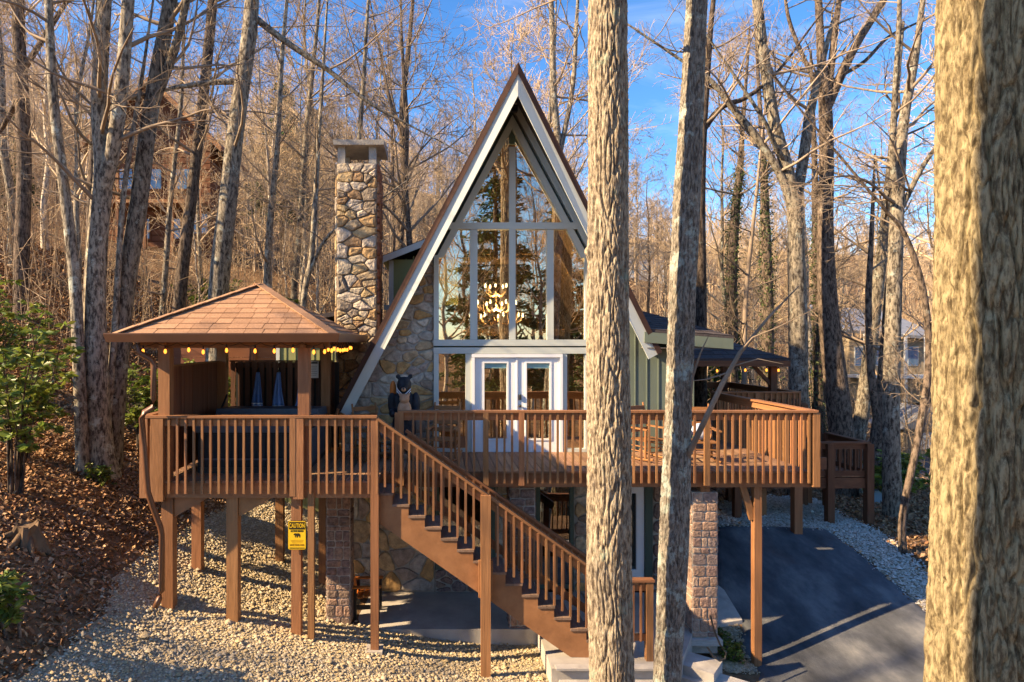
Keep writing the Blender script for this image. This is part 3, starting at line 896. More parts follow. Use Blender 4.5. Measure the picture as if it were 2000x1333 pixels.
# french doors
dfr = MB().box(fx(920.8), fx(926.5), GY0 - .03, GY1, fz(884), fz(699)).box(fx(1091.5), fx(1097.2), GY0 - .03, GY1, fz(884), fz(699)).box(fx(920.8), fx(1097.2), GY0 - .03, GY1, fz(698.7), fz(692.2)).build('door_frame', M['white'], house)
for x0, x1 in ((927, 1007.5), (1009.5, 1091)):
    gx0, gx1 = x0 + 17, x1 - 17
    y0 = GY0 + .02
    dm = MB()
    dm.box(fx(x0), fx(gx0), y0, GY1, fz(883), fz(699.5)).box(fx(gx1), fx(x1), y0, GY1, fz(883), fz(699.5))
    dm.box(fx(gx0), fx(gx1), y0, GY1, fz(883), fz(858)).box(fx(gx0), fx(gx1), y0, GY1, fz(709), fz(699.5))
    door = dm.build('french_door', M['white'], house)
    tr = MB()
    for a, b, c, d in ((gx0 - 2, gx0 + 1.5, 860, 707), (gx1 - 1.5, gx1 + 2, 860, 707)): tr.box(fx(a), fx(b), y0 - .015, y0 + .02, fz(c), fz(d))
    tr.box(fx(gx0 + 1.6), fx(gx1 - 1.6), y0 - .015, y0 + .02, fz(860), fz(857)).box(fx(gx0 + 1.6), fx(gx1 - 1.6), y0 - .015, y0 + .02, fz(710), fz(707))
    tr.build('glazing_bead', M['white'], door)
    pane([(fx(gx0), fz(858)), (fx(gx1), fz(858)), (fx(gx1), fz(709)), (fx(gx0), fz(709))], y0 + .05, par=door)
    piece('blind', fx(gx0 + 2), fx(gx1 - 2), y0 + .028, y0 + .045, fz(720), fz(710.3), M['blind'], door)
    if x0 > 1000:
        MB().lathe([(.03, 0), (.034, .02), (.034, .10), (.03, .12)], (fx(1014.5), y0 - .02, fz(781)), 10).build('lock', M['black'], door)
        MB().ell((fx(1014.5), y0 - .05, fz(793)), (.035, .04, .035)).build('door_knob', M['black'], door, smooth=True)
piece('door_astragal', fx(1007.2), fx(1009.8), GY0 - .005, GY0 + .03, fz(883), fz(699.7), M['white'], house)
piece('door_sill', fx(921), fx(1097), GY0 - .06, GY1, fz(887), fz(883.4), M['far_grey'], house)

# left stone wall of the gable
wl = [(fx(847.3), DECK - .05), (fx(847.3), 7.42), (rake(-1, .17, 7.42), 7.42), (rake(-1, .17, 4.15), 4.15), (-2.1, 3.9), (-2.1, DECK - .05)]
swall = MB().prism([(x, FY, z) for x, z in wl][::-1], [(x, FY + .2, z) for x, z in wl][::-1]).build('stone_wall', M['mortar'], house)
lay_stones(swall, wl, 78, lambda u, v, d: (u, FY - d, v), 11, .014, .040, None, 1.45, 1, .2)
# right of the windows: sage siding
wr = [(fx(1152.3), DECK - .05), (5.58, DECK - .05), (5.58, 5.78), (rake(1, .14, 5.78), 5.78), (rake(1, .14, 7.4), 7.4), (fx(1152.3), 7.4)]
wing = MB().prism([(x, FY + .01, z) for x, z in wr], [(x, FY + .2, z) for x, z in wr]).build('side_wall', M['siding'], house)
for k in range(9):
    x = fx(1152) + .22 + k * .26
    zt = min(5.77, 7.3) if x > 4.3 else min(7.35, APEX - (x - XC + .2) * SL)
    piece('batten', x, x + .025, FY - .008, FY + .012, DECK, zt, M['siding'], wing)
piece('corner_board', 5.50, 5.60, FY - .02, FY + .03, DECK, 5.72, M['trim'], wing)
piece('side_wall', 5.42, 5.58, FY + .2, 19.0, DECK - .05, 5.75, M['siding'], house)
# wing hip roof
hp = [Vector((4.50, 13.86, 5.86)), Vector((6.47, 13.86, 5.70)), Vector((6.47, 19.5, 5.70)), Vector((5.3, 16.4, 6.36)), Vector((4.1, 16.4, 6.42)), Vector((4.1, 19.5, 6.2))]
dn = Vector((0, 0, -.05))
wroof = MB().prism([hp[0], hp[1], hp[3], hp[4]], [p + dn for p in (hp[0], hp[1], hp[3], hp[4])]).prism([hp[1], hp[2], hp[3]], [p + dn for p in (hp[1], hp[2], hp[3])]).build('wing_roof', M['shingle_dark'], house)
MB().prism([(4.53, 13.84, 5.80), (6.45, 13.84, 5.65), (6.45, 13.84, 5.42), (4.53, 13.84, 5.57)], [(4.53, 13.88, 5.80), (6.45, 13.88, 5.65), (6.45, 13.88, 5.42), (4.53, 13.88, 5.57)]).build('fascia_board', M['siding'], wroof)
MB().prism([(6.45, 13.88, 5.65), (6.45, 19.4, 5.65), (6.45, 19.4, 5.44), (6.45, 13.88, 5.42)], [(6.41, 13.88, 5.65), (6.41, 19.4, 5.65), (6.41, 19.4, 5.44), (6.41, 13.88, 5.42)]).build('fascia_board', M['siding'], wroof)
piece('soffit', 4.6, 6.41, 13.88, 19.3, 5.44, 5.46, M['soffit'], wroof)
rngs = random.Random(5)
for r in range(9):                                   # shingle strips on the front slope of the wing
    t0, t1 = r / 9, (r + 1) / 9
    def wq(t, u): return hp[0].lerp(hp[4], t).lerp(hp[1].lerp(hp[3], t), u)
    k = max(3, int(8 - 4 * t0)); us = [0] + sorted((i + rngs.uniform(-.2, .2)) / k for i in range(1, k)) + [1]
    for a, b in zip(us[:-1], us[1:]):
        p = [wq(t0, a + .004), wq(t0, b - .004), wq(t1, b - .004), wq(t1, a + .004)]
        up = Vector((0, -.1, .25)).normalized()
        MB().prism([p[0] + up * .022, p[1] + up * .022, p[2] + up * .008, p[3] + up * .008], [x + up * .002 for x in p]).build('shingle', M['shingle_dark'], wroof)

# interior, seen through the glass
inn = MB()
inn.box(-.6, 4.0, FY + .2, 21.5, DECK - .14, DECK - .08)
inn.build('room_floor', M['interior'], house)
bw = [(rake(-1, .3, DECK), DECK), (rake(1, .3, DECK), DECK), (XC, APEX - .6)]
MB().prism([(x, 21.4, z) for x, z in bw], [(x, 21.6, z) for x, z in bw]).build('room_back_wall', M['interior'], house)
for y in (16.2, 18.4, 20.6):
    for side in (-1, 1):
        bar('ceiling_beam', (rake(side, .32, 5.0), y, 5.0), (rake(side, .32, 10.4), y, 10.4), .14, .22, M['interior'], house)
    bar('collar_beam', (rake(-1, .4, 7.9), y, 7.9), (rake(1, .4, 7.9), y, 7.9), .14, .2, M['interior'], house)
for side in (-1, 1):
    a = [Vector((rake(side, .145, 3.2), FY + .2, 3.2)), Vector((rake(side, .145, 11.0), FY + .2, 11.0)), Vector((rake(side, .145, 11.0), 21.4, 11.0)), Vector((rake(side, .145, 3.2), 21.4, 3.2))]
    MB().prism(a, [p + Vector((-side * .05, 0, -.03)) for p in a]).build('ceiling_lining', M['interior'], house)
piece('loft_floor', -.4, 3.8, 18.8, 21.4, 5.75, 5.95, M['interior'], house)
for k in range(14): piece('loft_baluster', -.2 + k * .29, -.16 + k * .29, 18.8, 18.84, 5.95, 6.85, M['wood_dark'], house)
piece('loft_rail', -.4, 3.8, 18.77, 18.87, 6.85, 6.92, M['wood_dark'], house)

# chandelier
chan = thing('antler_chandelier', (1.55, 16.3, 6.7), 'lit antler chandelier hanging behind the big gable windows', 'chandelier')
MB().tube([(1.55, 16.3, 10.2), (1.55, 16.3, 6.2)], .012, 6).build('chain', M['antler'], chan)
rr = random.Random(2)
for ring, (rad_, zz, nb) in enumerate(((.68, 6.20, 9), (.52, 6.52, 8), (.28, 6.95, 5))):
    for k in range(nb):
        a = 2 * math.pi * k / nb + ring * .4
        c, s_ = math.cos(a), math.sin(a)
        cx, cy2 = 1.55, 16.3
        tip = (cx + c * rad_, cy2 + s_ * rad_, zz)
        mb = MB().tube([(cx, cy2, zz - .12), (cx + c * rad_ * .5, cy2 + s_ * rad_ * .5, zz - .20), (cx + c * rad_ * .9, cy2 + s_ * rad_ * .9, zz - .10), (cx + c * rad_ * 1.12, cy2 + s_ * rad_ * 1.12, zz + .14)], [.03, .028, .022, .006], 5)
        mb.tube([(cx + c * rad_ * .7, cy2 + s_ * rad_ * .7, zz - .16), (cx + c * rad_ * .8 - s_ * .12, cy2 + s_ * rad_ * .8 + c * .12, zz + .06)], [.012, .003], 4)
        mb.build('antler', M['antler'], chan)
        MB().lathe([(.012, 0), (.026, .03), (.023, .075), (.005, .115)], (tip[0], tip[1], zz + .0), 8).build('candle_bulb', M['lamp'], chan, smooth=True)
pl = bpy.data.lights.new('chandelier_glow', 'POINT'); pl.energy = 240; pl.color = (1, .72, .38); pl.shadow_soft_size = .03
plo = put('chandelier_glow', pl, chan, Matrix.Translation((1.55, 16.3, 6.45)))

# chimney
CH0, CH1, CHY0, CHY1, CHT = -2.40, -1.42, 15.6, 16.7, 9.93
chim = MB().box(CH0, CH1, CHY0, CHY1, .5, CHT).build('stone_chimney', M['mortar_dark'], house)
lay_stones(chim, [(CH0, 3.2), (CH1, 3.2), (CH1, CHT), (CH0, CHT)], 96, lambda u, v, d: (u, CHY0 - d, v), 23, .010, .065, [M['stone_chim']], 1.5, 1, .14)
lay_stones(chim, [(CHY0, 4.6), (CHY1, 4.6), (CHY1, CHT), (CHY0, CHT)], 62, lambda u, v, d: (CH1 + d, u, v), 24, .010, .055, [M['stone_red']], 1.5, 1, .14)
lay_stones(chim, [(CHY0, 4.0), (CHY1, 4.0), (CHY1, CHT), (CHY0, CHT)], 40, lambda u, v, d: (CH0 - d, CHY0 + CHY1 - u, v), 25, .010, .055, [M['stone_chim']], 1.5, 1, .14)
for sx in (CH0 + .02, CH1 - .20):
    for sy in (CHY0 + .02, CHY1 - .20): piece('cap_leg', sx, sx + .18, sy, sy + .18, CHT, CHT + .42, M['mortar'], chim)
MB().prism([(CH0 - .06, CHY0 - .12, CHT + .42), (CH1 + .18, CHY0 - .12, CHT + .42), (CH1 + .18, CHY1 + .1, CHT + .42), (CH0 - .06, CHY1 + .1, CHT + .42)],
           [(CH0 - .08, CHY0 - .14, CHT + .54), (CH1 + .2, CHY0 - .14, CHT + .54), (CH1 + .2, CHY1 + .12, CHT + .54), (CH0 - .08, CHY1 + .12, CHT + .54)]).build('chimney_cap', M['mortar'], chim)

# dormer on the left slope
dorm = MB().box(-1.18, .6, 16.9, 19.6, 6.55, 7.75).build('dormer', M['olive'], house)
piece('corner_board', -1.22, -1.10, 16.86, 16.90, 6.55, 7.72, M['trim'], dorm)
for k in range(4): piece('batten', -.98 + .2 * k, -.955 + .2 * k, 16.88, 16.9, 6.6, 7.7 + .07 * k, M['olive'], dorm)
drp = [(-1.40, 7.70), (1.0, 8.65), (1.0, 8.77), (-1.40, 7.82)]
MB().prism([(x, 16.7, z) for x, z in drp], [(x, 19.8, z) for x, z in drp]).build('dormer_roof', M['shingle_dark'], dorm)
drf = [(-1.42, 7.62), (.9, 8.54), (.9, 8.71), (-1.42, 7.79)]
MB().prism([(x, 16.66, z) for x, z in drf], [(x, 16.697, z) for x, z in drf]).build('fascia_board', M['fascia'], dorm)
piece('window_sill', -1.35, -.2, 16.80, 16.9, 6.42, 6.55, M['trim'], dorm)
# rear wing seen below the gazebo roof
rw = MB().box(-4.45, -2.55, 18.0, 23.0, .8, 6.0).build('rear_wing', M['olive'], house)
piece('corner_board', -4.47, -4.37, 17.97, 18.03, 1, 5.9, M['trim'], rw)
for k in range(7): piece('batten', -4.2 + .26 * k, -4.18 + .26 * k, 17.985, 18.0, 1, 5.95, M['olive'], rw)
MB().prism([(-4.7, 17.7, 6.0), (-2.4, 17.7, 6.35), (-2.4, 23.3, 6.35), (-4.7, 23.3, 6.0)], [(-4.7, 17.7, 6.12), (-2.4, 17.7, 6.47), (-2.4, 23.3, 6.47), (-4.7, 23.3, 6.12)]).build('wing_roof', M['shingle_dark'], rw)
MB().tube([(-2.62, 14.7, 5.5), (-2.62, 14.7, 3.2)], .035, 8).build('downspout', M['olive'], house)
MB().tube([(-2.12, 14.02, 4.12), (-2.17, 14.02, 3.98), (-2.17, 14.02, 3.16)], .035, 8).build('downspout', M['wood'], house)

# lower storey
lwall = MB().box(-1.9, -.01, FY + .005, FY + .25, -.2, DECK - .3).box(1.35, 2.24, FY + .005, FY + .25, -.2, DECK - .3).box(3.10, 3.72, FY + .005, FY + .25, -.2, DECK - .3).box(4.85, 5.58, FY + .005, FY + .25, -.2, DECK - .3)
lwall.box(0, 1.34, FY + .005, FY + .25, -.2, .5)
lower = lwall.build('lower_stone_wall', M['mortar'], house)
to_f = lambda u, v, d: (u, FY - d, v)
lay_stones(lower, [(-1.9, 0), (-.02, 0), (-.02, 2.8), (-1.9, 2.8)], 40, to_f, 31, .012, .05, None, 1.3, 1)
lay_stones(lower, [(0.0, 0), (1.33, 0), (1.33, .5), (0, .5)], 12, to_f, 32, .015, .05, [M['stone_pier']])
lay_stones(lower, [(1.36, 0), (2.23, 0), (2.23, 2.8), (1.36, 2.8)], 22, to_f, 33, .016, .05)
lay_stones(lower, [(3.11, 0), (3.71, 0), (3.71, 2.8), (3.11, 2.8)], 22, to_f, 34, .016, .05)
lay_stones(lower, [(4.86, -.1), (5.58, -.1), (5.58, 2.8), (4.86, 2.8)], 24, to_f, 35, .016, .05, [M['stone_pier']])
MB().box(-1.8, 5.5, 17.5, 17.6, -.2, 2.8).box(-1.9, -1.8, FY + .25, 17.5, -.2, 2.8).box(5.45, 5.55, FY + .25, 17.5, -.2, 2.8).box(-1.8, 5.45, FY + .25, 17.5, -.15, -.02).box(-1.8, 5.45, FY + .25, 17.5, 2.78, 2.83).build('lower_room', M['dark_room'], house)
for x0, x1, z0 in ((0, 1.34, .5), (2.25, 3.09, .08)):
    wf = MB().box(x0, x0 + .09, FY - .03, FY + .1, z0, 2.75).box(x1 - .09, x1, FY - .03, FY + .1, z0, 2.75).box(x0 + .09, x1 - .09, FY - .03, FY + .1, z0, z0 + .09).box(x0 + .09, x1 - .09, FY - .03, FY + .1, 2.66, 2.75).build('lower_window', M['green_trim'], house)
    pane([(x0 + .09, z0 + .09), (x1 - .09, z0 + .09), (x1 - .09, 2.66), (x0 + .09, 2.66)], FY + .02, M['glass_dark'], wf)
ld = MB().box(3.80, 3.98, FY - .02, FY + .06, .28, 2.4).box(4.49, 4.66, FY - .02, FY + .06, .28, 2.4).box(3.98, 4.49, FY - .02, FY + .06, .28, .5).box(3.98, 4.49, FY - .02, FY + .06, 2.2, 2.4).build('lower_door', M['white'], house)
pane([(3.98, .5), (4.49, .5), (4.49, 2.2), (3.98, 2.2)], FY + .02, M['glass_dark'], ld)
MB().box(3.73, 3.79, FY - .05, FY + .1, .1, 2.75).box(4.67, 4.84, FY - .05, FY + .1, .1, 2.75).box(3.79, 4.67, FY - .05, FY + .1, 2.41, 2.75).box(3.79, 4.67, FY - .06, FY + .1, .1, .27).build('lower_door_frame', M['green_trim'], house)

# patio, slab and steps
pat = tag(MB().box(-1.62, 3.25, 12.43, FY - .01, -.5, 0).build('patio', M['concrete']), 'grey concrete patio under the deck', 'patio', kind='structure')
slab = thing('concrete_landing', (2.9, 11.6, 0), 'concrete landing slab with a front step at the foot of the stairs', 'landing')
MB().prism([(1.98, 12.42, .02), (1.98, 10.9, .02), (4.15, 10.9, .02), (4.9, 12.2, .02), (4.9, 14.2, .02), (3.27, 14.2, .02), (3.27, 12.42, .02)][::-1], [(1.98, 12.42, -.5), (1.98, 10.9, -.5), (4.15, 10.9, -.5), (4.9, 12.2, -.5), (4.9, 14.2, -.5), (3.27, 14.2, -.5), (3.27, 12.42, -.5)][::-1]).build('slab', M['concrete'], slab)
MB().box(2.05, 3.75, 10.82, 10.98, .023, .06).build('nosing', M['flagstone'], slab)
MB().box(2.1, 3.8, 10.5, 10.89, -.6, -.16).build('step', M['flagstone'], slab)
MB().box(2.15, 3.85, 10.1, 10.49, -.8, -.34).build('step', M['flagstone'], slab)
fst = thing('flagstone_steps', (4.4, 10.8, -.3), 'pale flagstone steps descending beside the right stone pier', 'steps')
for k, (x, y, z) in enumerate(((4.45, 11.55, -.10), (4.75, 11.15, -.26), (5.0, 10.7, -.42), (5.2, 10.2, -.58))):
    a = R(-38)
    ca, sa = math.cos(a), math.sin(a)
    rect = [(-.75, -.28), (.62, -.28), (.62, .28), (-.75, .28)]
    pp = [(x + u * ca - v * sa, y + u * sa + v * ca) for u, v in rect]
    MB().prism([(u, v, z) for u, v in pp][::-1], [(u, v, z - .5) for u, v in pp][::-1]).build('flagstone', M['flagstone'], fst)
apr = [G(1397, 1150), G(1415, 1165), G(1450, 1222), G(1400, 1232)]
tag(MB().prism([(x, y, ht(x, y) + .09) for x, y in apr][::-1], [(x, y, ht(x, y) - .2) for x, y in apr][::-1]).build('concrete_apron', M['flagstone']), 'pale concrete apron patch at the driveway edge', 'pavement', kind='structure')
tag(MB().tube([(4.86, 11.3, .75), (4.92, 11.3, .5), (5.02, 11.28, .25), (5.12, 11.26, .12), (5.10, 11.25, .02), (5.0, 11.25, -.02), (4.90, 11.26, .05), (4.80, 11.28, .2)], .018, 8).build('handrail_loop', M['black']),
    'black looped metal handrail end beside the steps', 'handrail')

# stone piers
def pier(x0, x1, y0, y1, z0, z1, label, seed, mats, cap=None):
    p = thing('stone_pier', ((x0 + x1) / 2, (y0 + y1) / 2, z0), label, 'pier', 'stone piers under the deck')
    core = MB().box(x0, x1, y0, y1, z0 - .3, z1).build('core', M['mortar'], p)
    lay_courses(core, x0, x1, z0, z1, lambda u, v, d: (u, y0 - d, v), seed, mats)
    lay_courses(core, y0, y1, z0, z1, lambda u, v, d: (x1 + d, u, v), seed + 1, mats)
    lay_courses(core, y0, y1, z0, z1, lambda u, v, d: (x0 - d, y0 + y1 - u, v), seed + 2, mats)
    if cap: piece('plinth', x0 - .1, x1 + .06, y0 - .1, y1 + .05, z0 - .12, z0 - .005, M['flagstone'], p)


pier(-2.12, -1.66, 12.5, 12.96, .05, 2.8, 'dark stone pier behind the wooden posts at the gravel', 41, [M['stone_pier']])
pier(1.46, 1.95, 12.5, 12.95, -.1, 2.8, 'stone pier half hidden behind the staircase', 45, [M['stone_pier']])
pier(4.90, 5.38, 12.2, 12.7, -.05, 2.72, 'pinkish stone pier beside the driveway', 49, [M['stone_pink']], True)

# ------------------------------------------------------------------ deck
deck = thing('wooden_deck', (0, 12, 0), 'brown raised wooden deck with railings along the front of the house', 'deck')
YL, YM = 11.26, 12.09                                # front edges of the left bay and of the main deck
x = -5.06
while x < 9.35:
    w = .132
    if x < -1.12: ys = (YL, 15.3)
    elif x < 5.5: ys = (YM, 14.19)
    elif x < 7.05: ys = (YM, 20.4)
    else: ys = (16.6, 20.4)
    piece('deck_board', x, x + w, ys[0] - .02, ys[1], DECK - .035 + random.uniform(-.002, .002), DECK, M['board'], deck)
    x += .145


def rim(x0, x1, y0, y1, z0=2.84, z1=3.10): piece('rim_board', x0, x1, y0, y1, z0, z1, M['wood'], deck)


rim(-5.09, -1.06, YL, YL + .05); rim(-1.05, 7.14, YM, YM + .05); rim(-5.09, -5.04, YL + .05, 15.3); rim(7.09, 7.14, YM + .05, 16.55); rim(-1.10, -1.05, YL + .05, YM)
rim(7.14, 9.4, 16.55, 16.6); rim(9.35, 9.4, 16.6, 20.4)
for yy in (12.6, 13.2, 13.8): piece('joist', -5.0, 7.05, yy, yy + .05, 2.86, 3.09, M['wood_dark'], deck)
RT = 4.294


def railing(p0, p1, posts, skip0=.1, z=DECK, mat_=None, first='railing'):
    """cap rail with a sub-rail and balusters outside it, p0 -> p1 in plan"""
    m_ = mat_ or M['wood']
    p0, p1 = Vector((p0[0], p0[1], 0)), Vector((p1[0], p1[1], 0))
    d = p1 - p0; L = d.length; d /= L
    nn = Vector((d.y, -d.x, 0))                      # outward when walking with the outside on the right
    top = z + (RT - DECK)
    ry = math.atan2(d.y, d.x)
    rail = bar(first, p0 + Vector((0, 0, top - .02)), p1 + Vector((0, 0, top - .02)), .15, .04, m_, deck)
    bar('sub_rail', p0 + Vector((0, 0, top - .115)) - nn * .0, p1 + Vector((0, 0, top - .115)), .035, .14, m_, rail)
    n = int(L / .141)
    for k in range(n + 1):
        c = p0 + d * (k * L / n) + nn * .040
        if any(abs((k * L / n) - t) < .085 for t in posts): continue
        put('baluster', unit(m_), rail, Matrix.Translation(c + Vector((0, 0, (z - .21 + top - .045) / 2))) @ Matrix.Rotation(ry + random.uniform(-.05, .05), 4, 'Z') @ Matrix.Diagonal((.038, .038, top - .045 - z + .21, 1)))
    for t in posts:
        c = p0 + d * t + nn * .045
        put('rail_post', unit(m_), rail, Matrix.Translation(c + Vector((0, 0, (z - .25 + top - .042) / 2))) @ Matrix.Rotation(ry, 4, 'Z') @ Matrix.Diagonal((.10, .06, top - .042 - z + .25, 1)))
    return rail


railing((-5.09, YL - .03), (-1.02, YL - .03), (2.6,))
railing((-5.10, 15.2), (-5.10, YL), (.05, 1.9))
railing((-.70, YM - .03), (7.16, YM - .03), (.06, 1.65, 2.32, 3.9, 5.8))
railing((7.16, YM - .02), (7.16, 16.5), (1.5, 3.0, 4.3))
railing((7.2, 16.55), (9.4, 16.55), (1.1,))
railing((9.42, 16.6), (9.42, 20.4), (1.2, 2.5))
railing((9.4, 20.4), (5.6, 20.4), (1.2, 2.5))
railing((5.6, 20.4), (5.6, 19.2), ())
piece('corner_post', 7.09, 7.22, YM - .09, YM + .04, 2.86, RT - .042, M['wood'], deck)
piece('corner_post', -.76, -.62, YM - .085, YM + .04, 2.86, RT - .042, M['wood'], deck)
piece('corner_post', -1.13, -.99, YL - .085, YL + .04, .12, RT - .042, M['wood'], deck)
piece('post_block', -4.97, -4.75, YL - .10, YL - .005, 2.80, RT - .045, M['wood'], deck)
piece('post_block', -2.48, -2.30, YL - .10, YL - .005, 2.84, RT - .045, M['wood'], deck)
piece('post_block', -5.16, -5.02, YL - .10, YL - .005, 2.86, RT - .045, M['wood'], deck)


def post(px, D, w=.17, z1=2.84, depth=None, parent=deck, mat_=None):
    x = (px - CX) * D / F
    dd = depth or w
    return piece('support_post', x - w / 2, x + w / 2, D, D + dd, ht(x, D + dd / 2) - .3, z1, mat_ or M['wood'], parent)


post(326, 11.3, .2); post(453, 11.3, .2); post(578, 11.3, .17); post(607, 11.22, .11, 2.95)
post(383, 12.8, .19); post(545, 14.6, .18); post(629, 13.9, .15)
post(1481, 12.15, .14); post(1560, 16.0, .2); post(1580, 19.0, .2); post(1490, 17.2, .2)
bar('knee_brace', (6.06, 12.22, 2.2), (5.86, 12.22, 2.84), .07, .12, M['wood'], deck)
for xx in (-4.62, -3.48):                            # triangular gussets
    MB().prism([(xx, 11.34, 2.835), (xx + .62, 11.34, 2.835), (xx, 11.34, 2.48)], [(xx, 11.40, 2.835), (xx + .62, 11.40, 2.835), (xx, 11.40, 2.48)]).build('gusset', M['wood'], deck)
piece('post_block', 5.06, 5.24, 12.2, 12.4, 2.72, 2.86, M['wood'], deck)
piece('girder', 5.4, 9.3, 15.2, 15.3, 2.55, 2.83, M['wood_dark'], deck)
tag(piece('footing_block', -1.22, -.92, 11.1, 11.4, ht(-1.07, 11.2) - .1, ht(-1.07, 11.2) + .06, M['concrete'], None), 'small concrete footing under the stair corner post', 'footing')

# lower landing at the far right
lan = thing('side_landing', (10.6, 17.5, .7), 'lower wooden side landing with railings at the far right of the deck', 'landing')
LZ, LT = 2.03, 2.90
for k in range(17): piece('landing_board', 7.5 + k * .236, 7.5 + k * .236 + .228, 17.0, 18.8, LZ - .04, LZ, M['board'], lan)
for (a, b) in (((7.45, 17.0), (10.46, 17.0)), ((10.46, 17.0), (11.5, 17.0)), ((11.5, 17.0), (11.5, 18.8))):
    p0, p1 = Vector((*a, 0)), Vector((*b, 0)); d = (p1 - p0); L = d.length; d /= L
    rl = bar('railing', p0 + Vector((0, 0, LT)), p1 + Vector((0, 0, LT)), .16, .04, M['wood_dark'], lan)
    bar('sub_rail', p0 + Vector((0, 0, LT - .10)), p1 + Vector((0, 0, LT - .10)), .04, .14, M['wood_dark'], rl)
    bar('bottom_rail', p0 + Vector((0, 0, LZ + .06)), p1 + Vector((0, 0, LZ + .06)), .04, .14, M['wood_dark'], rl)
    bar('rim_board', p0 + Vector((0, 0, LZ - .20)), p1 + Vector((0, 0, LZ - .20)), .05, .28, M['wood_dark'], rl)
    for k in range(1, int(L / .14)):
        c = p0 + d * (k * .14)
        piece('baluster', c.x - .02, c.x + .02, c.y - .02, c.y + .02, LZ + .13, LT - .17, M['wood_dark'], rl)
for x_, y_, zt in ((10.46, 17.0, LT - .02), (11.5, 17.0, LT - .02), (10.8, 18.8, 3.75), (11.5, 18.8, LT - .02), (8.6, 18.7, 1.8), (8.0, 17.0, LT - .02)):
    piece('support_post', x_ - .09, x_ + .09, y_ - .11, y_ + .07, ht(x_, y_) - .3, zt, M['wood_dark'], lan)
r2 = bar('railing', (9.2, 18.85, 3.76), (10.9, 18.85, 3.76), .14, .04, M['wood_dark'], lan)
bar('sub_rail', (9.2, 18.85, 3.66), (10.7, 18.85, 3.66), .04, .14, M['wood_dark'], r2); bar('bottom_rail', (9.2, 18.85, 3.05), (10.7, 18.85, 3.05), .04, .14, M['wood_dark'], r2)
for k in range(10): piece('baluster', 9.3 + k * .14, 9.34 + k * .14, 18.83, 18.87, 3.1, 3.6, M['wood_dark'], r2)

# ------------------------------------------------------------------ staircase
st = thing('wooden_staircase', (1, 11.6, 0), 'brown open wooden staircase descending from the deck to the ground', 'staircase')
RUN, RISE, X0, Z0, NT = .285, .199, -1.04, 2.92, 15
for i in range(NT):
    xa, zt = X0 + i * RUN, Z0 - i * RISE
    for j in range(2):
        piece('tread', xa + j * .152 - .002, xa + j * .152 + .147, YL + .0, YM - .04, zt - .04, zt, M['tread'], st)
for y0 in (YL + .02, YM - .11):                      # sawtooth stringers
    pts = []
    for i in range(NT):
        pts += [(X0 + i * RUN, Z0 - i * RISE - .042), (X0 + (i + 1) * RUN, Z0 - i * RISE - .042)]
    pts += [(X0 + NT * RUN, Z0 - NT * RISE + .0)]
    low = [(X0 + NT * RUN, .02), (X0 + NT * RUN - .12, .02), (X0, Z0 - .48)]
    mb = MB()
    for i in range(NT):                              # as convex slabs, joined into one board
        a, b = X0 + i * RUN, X0 + (i + 1) * RUN
        zz = Z0 - i * RISE - .042
        la, lb = Z0 - .50 - RISE * i, Z0 - .50 - RISE * (i + 1)
        mb.prism([(a, y0, zz), (b, y0, zz), (b, y0, max(lb, .02)), (a, y0, max(la, .02))], [(a, y0 + .045, zz), (b, y0 + .045, zz), (b, y0 + .045, max(lb, .02)), (a, y0 + .045, max(la, .02))])
    mb.build('stringer', M['wood'], st)
slope = RISE / RUN


def stair_rail(y, xs, xe, side, znear):
    za = lambda x: RT - slope * (x + 1.06)
    rl = bar('handrail', (xs, y, za(xs) - .02), (xe, y, za(xe) - .02), .14, .045, M['wood'], st)
    bar('sub_rail', (xs, y, za(xs) - .13), (xe, y, za(xe) - .13), .035, .15, M['wood'], rl)
    if side: bar('bottom_rail', (xs, y + .02, za(xs) - 1.02), (xe, y + .02, za(xe) - 1.02), .035, .14, M['wood'], rl)
    n = int((xe - xs) / .141)
    for k in range(1, n):
        x = xs + k * .141
        piece('baluster', x - .019, x + .019, y - .055, y - .018, za(x) - 1.12, za(x) - .06, M['wood'], rl)


stair_rail(YL - .03, -1.02, 3.05, 0, 0)
stair_rail(YM - .06, -.55, 3.05, 1, 0)
xm = .88
piece('stair_post', xm - .085, xm + .085, YL - .14, YL - .06, ht(xm, YL) - .3, RT - slope * (xm + 1.06) - .03, M['wood'], st)
piece('stair_post', xm - .12, xm + .13, YL - .055, YL + .015, 1.1, 1.75, M['wood'], st)
for x_ in (3.02, 3.74): piece('stair_post', x_ - .06, x_ + .06, 11.14, 11.26, .02, 1.40, M['wood'], st)
lr = bar('handrail', (2.95, 11.2, 1.42), (3.82, 11.2, 1.42), .15, .04, M['wood'], st)
bar('sub_rail', (3.08, 11.2, 1.31), (3.68, 11.2, 1.31), .035, .15, M['wood'], lr); bar('bottom_rail', (3.08, 11.2, .42), (3.68, 11.2, .42), .035, .12, M['wood'], lr)
for k in range(4): piece('baluster', 3.18 + k * .13, 3.215 + k * .13, 11.15, 11.18, .36, 1.36, M['wood'], lr)
MB().box(1.28, 1.40, 12.015, 12.028, 2.30, 2.38).build('stair_light', M['black'], st)

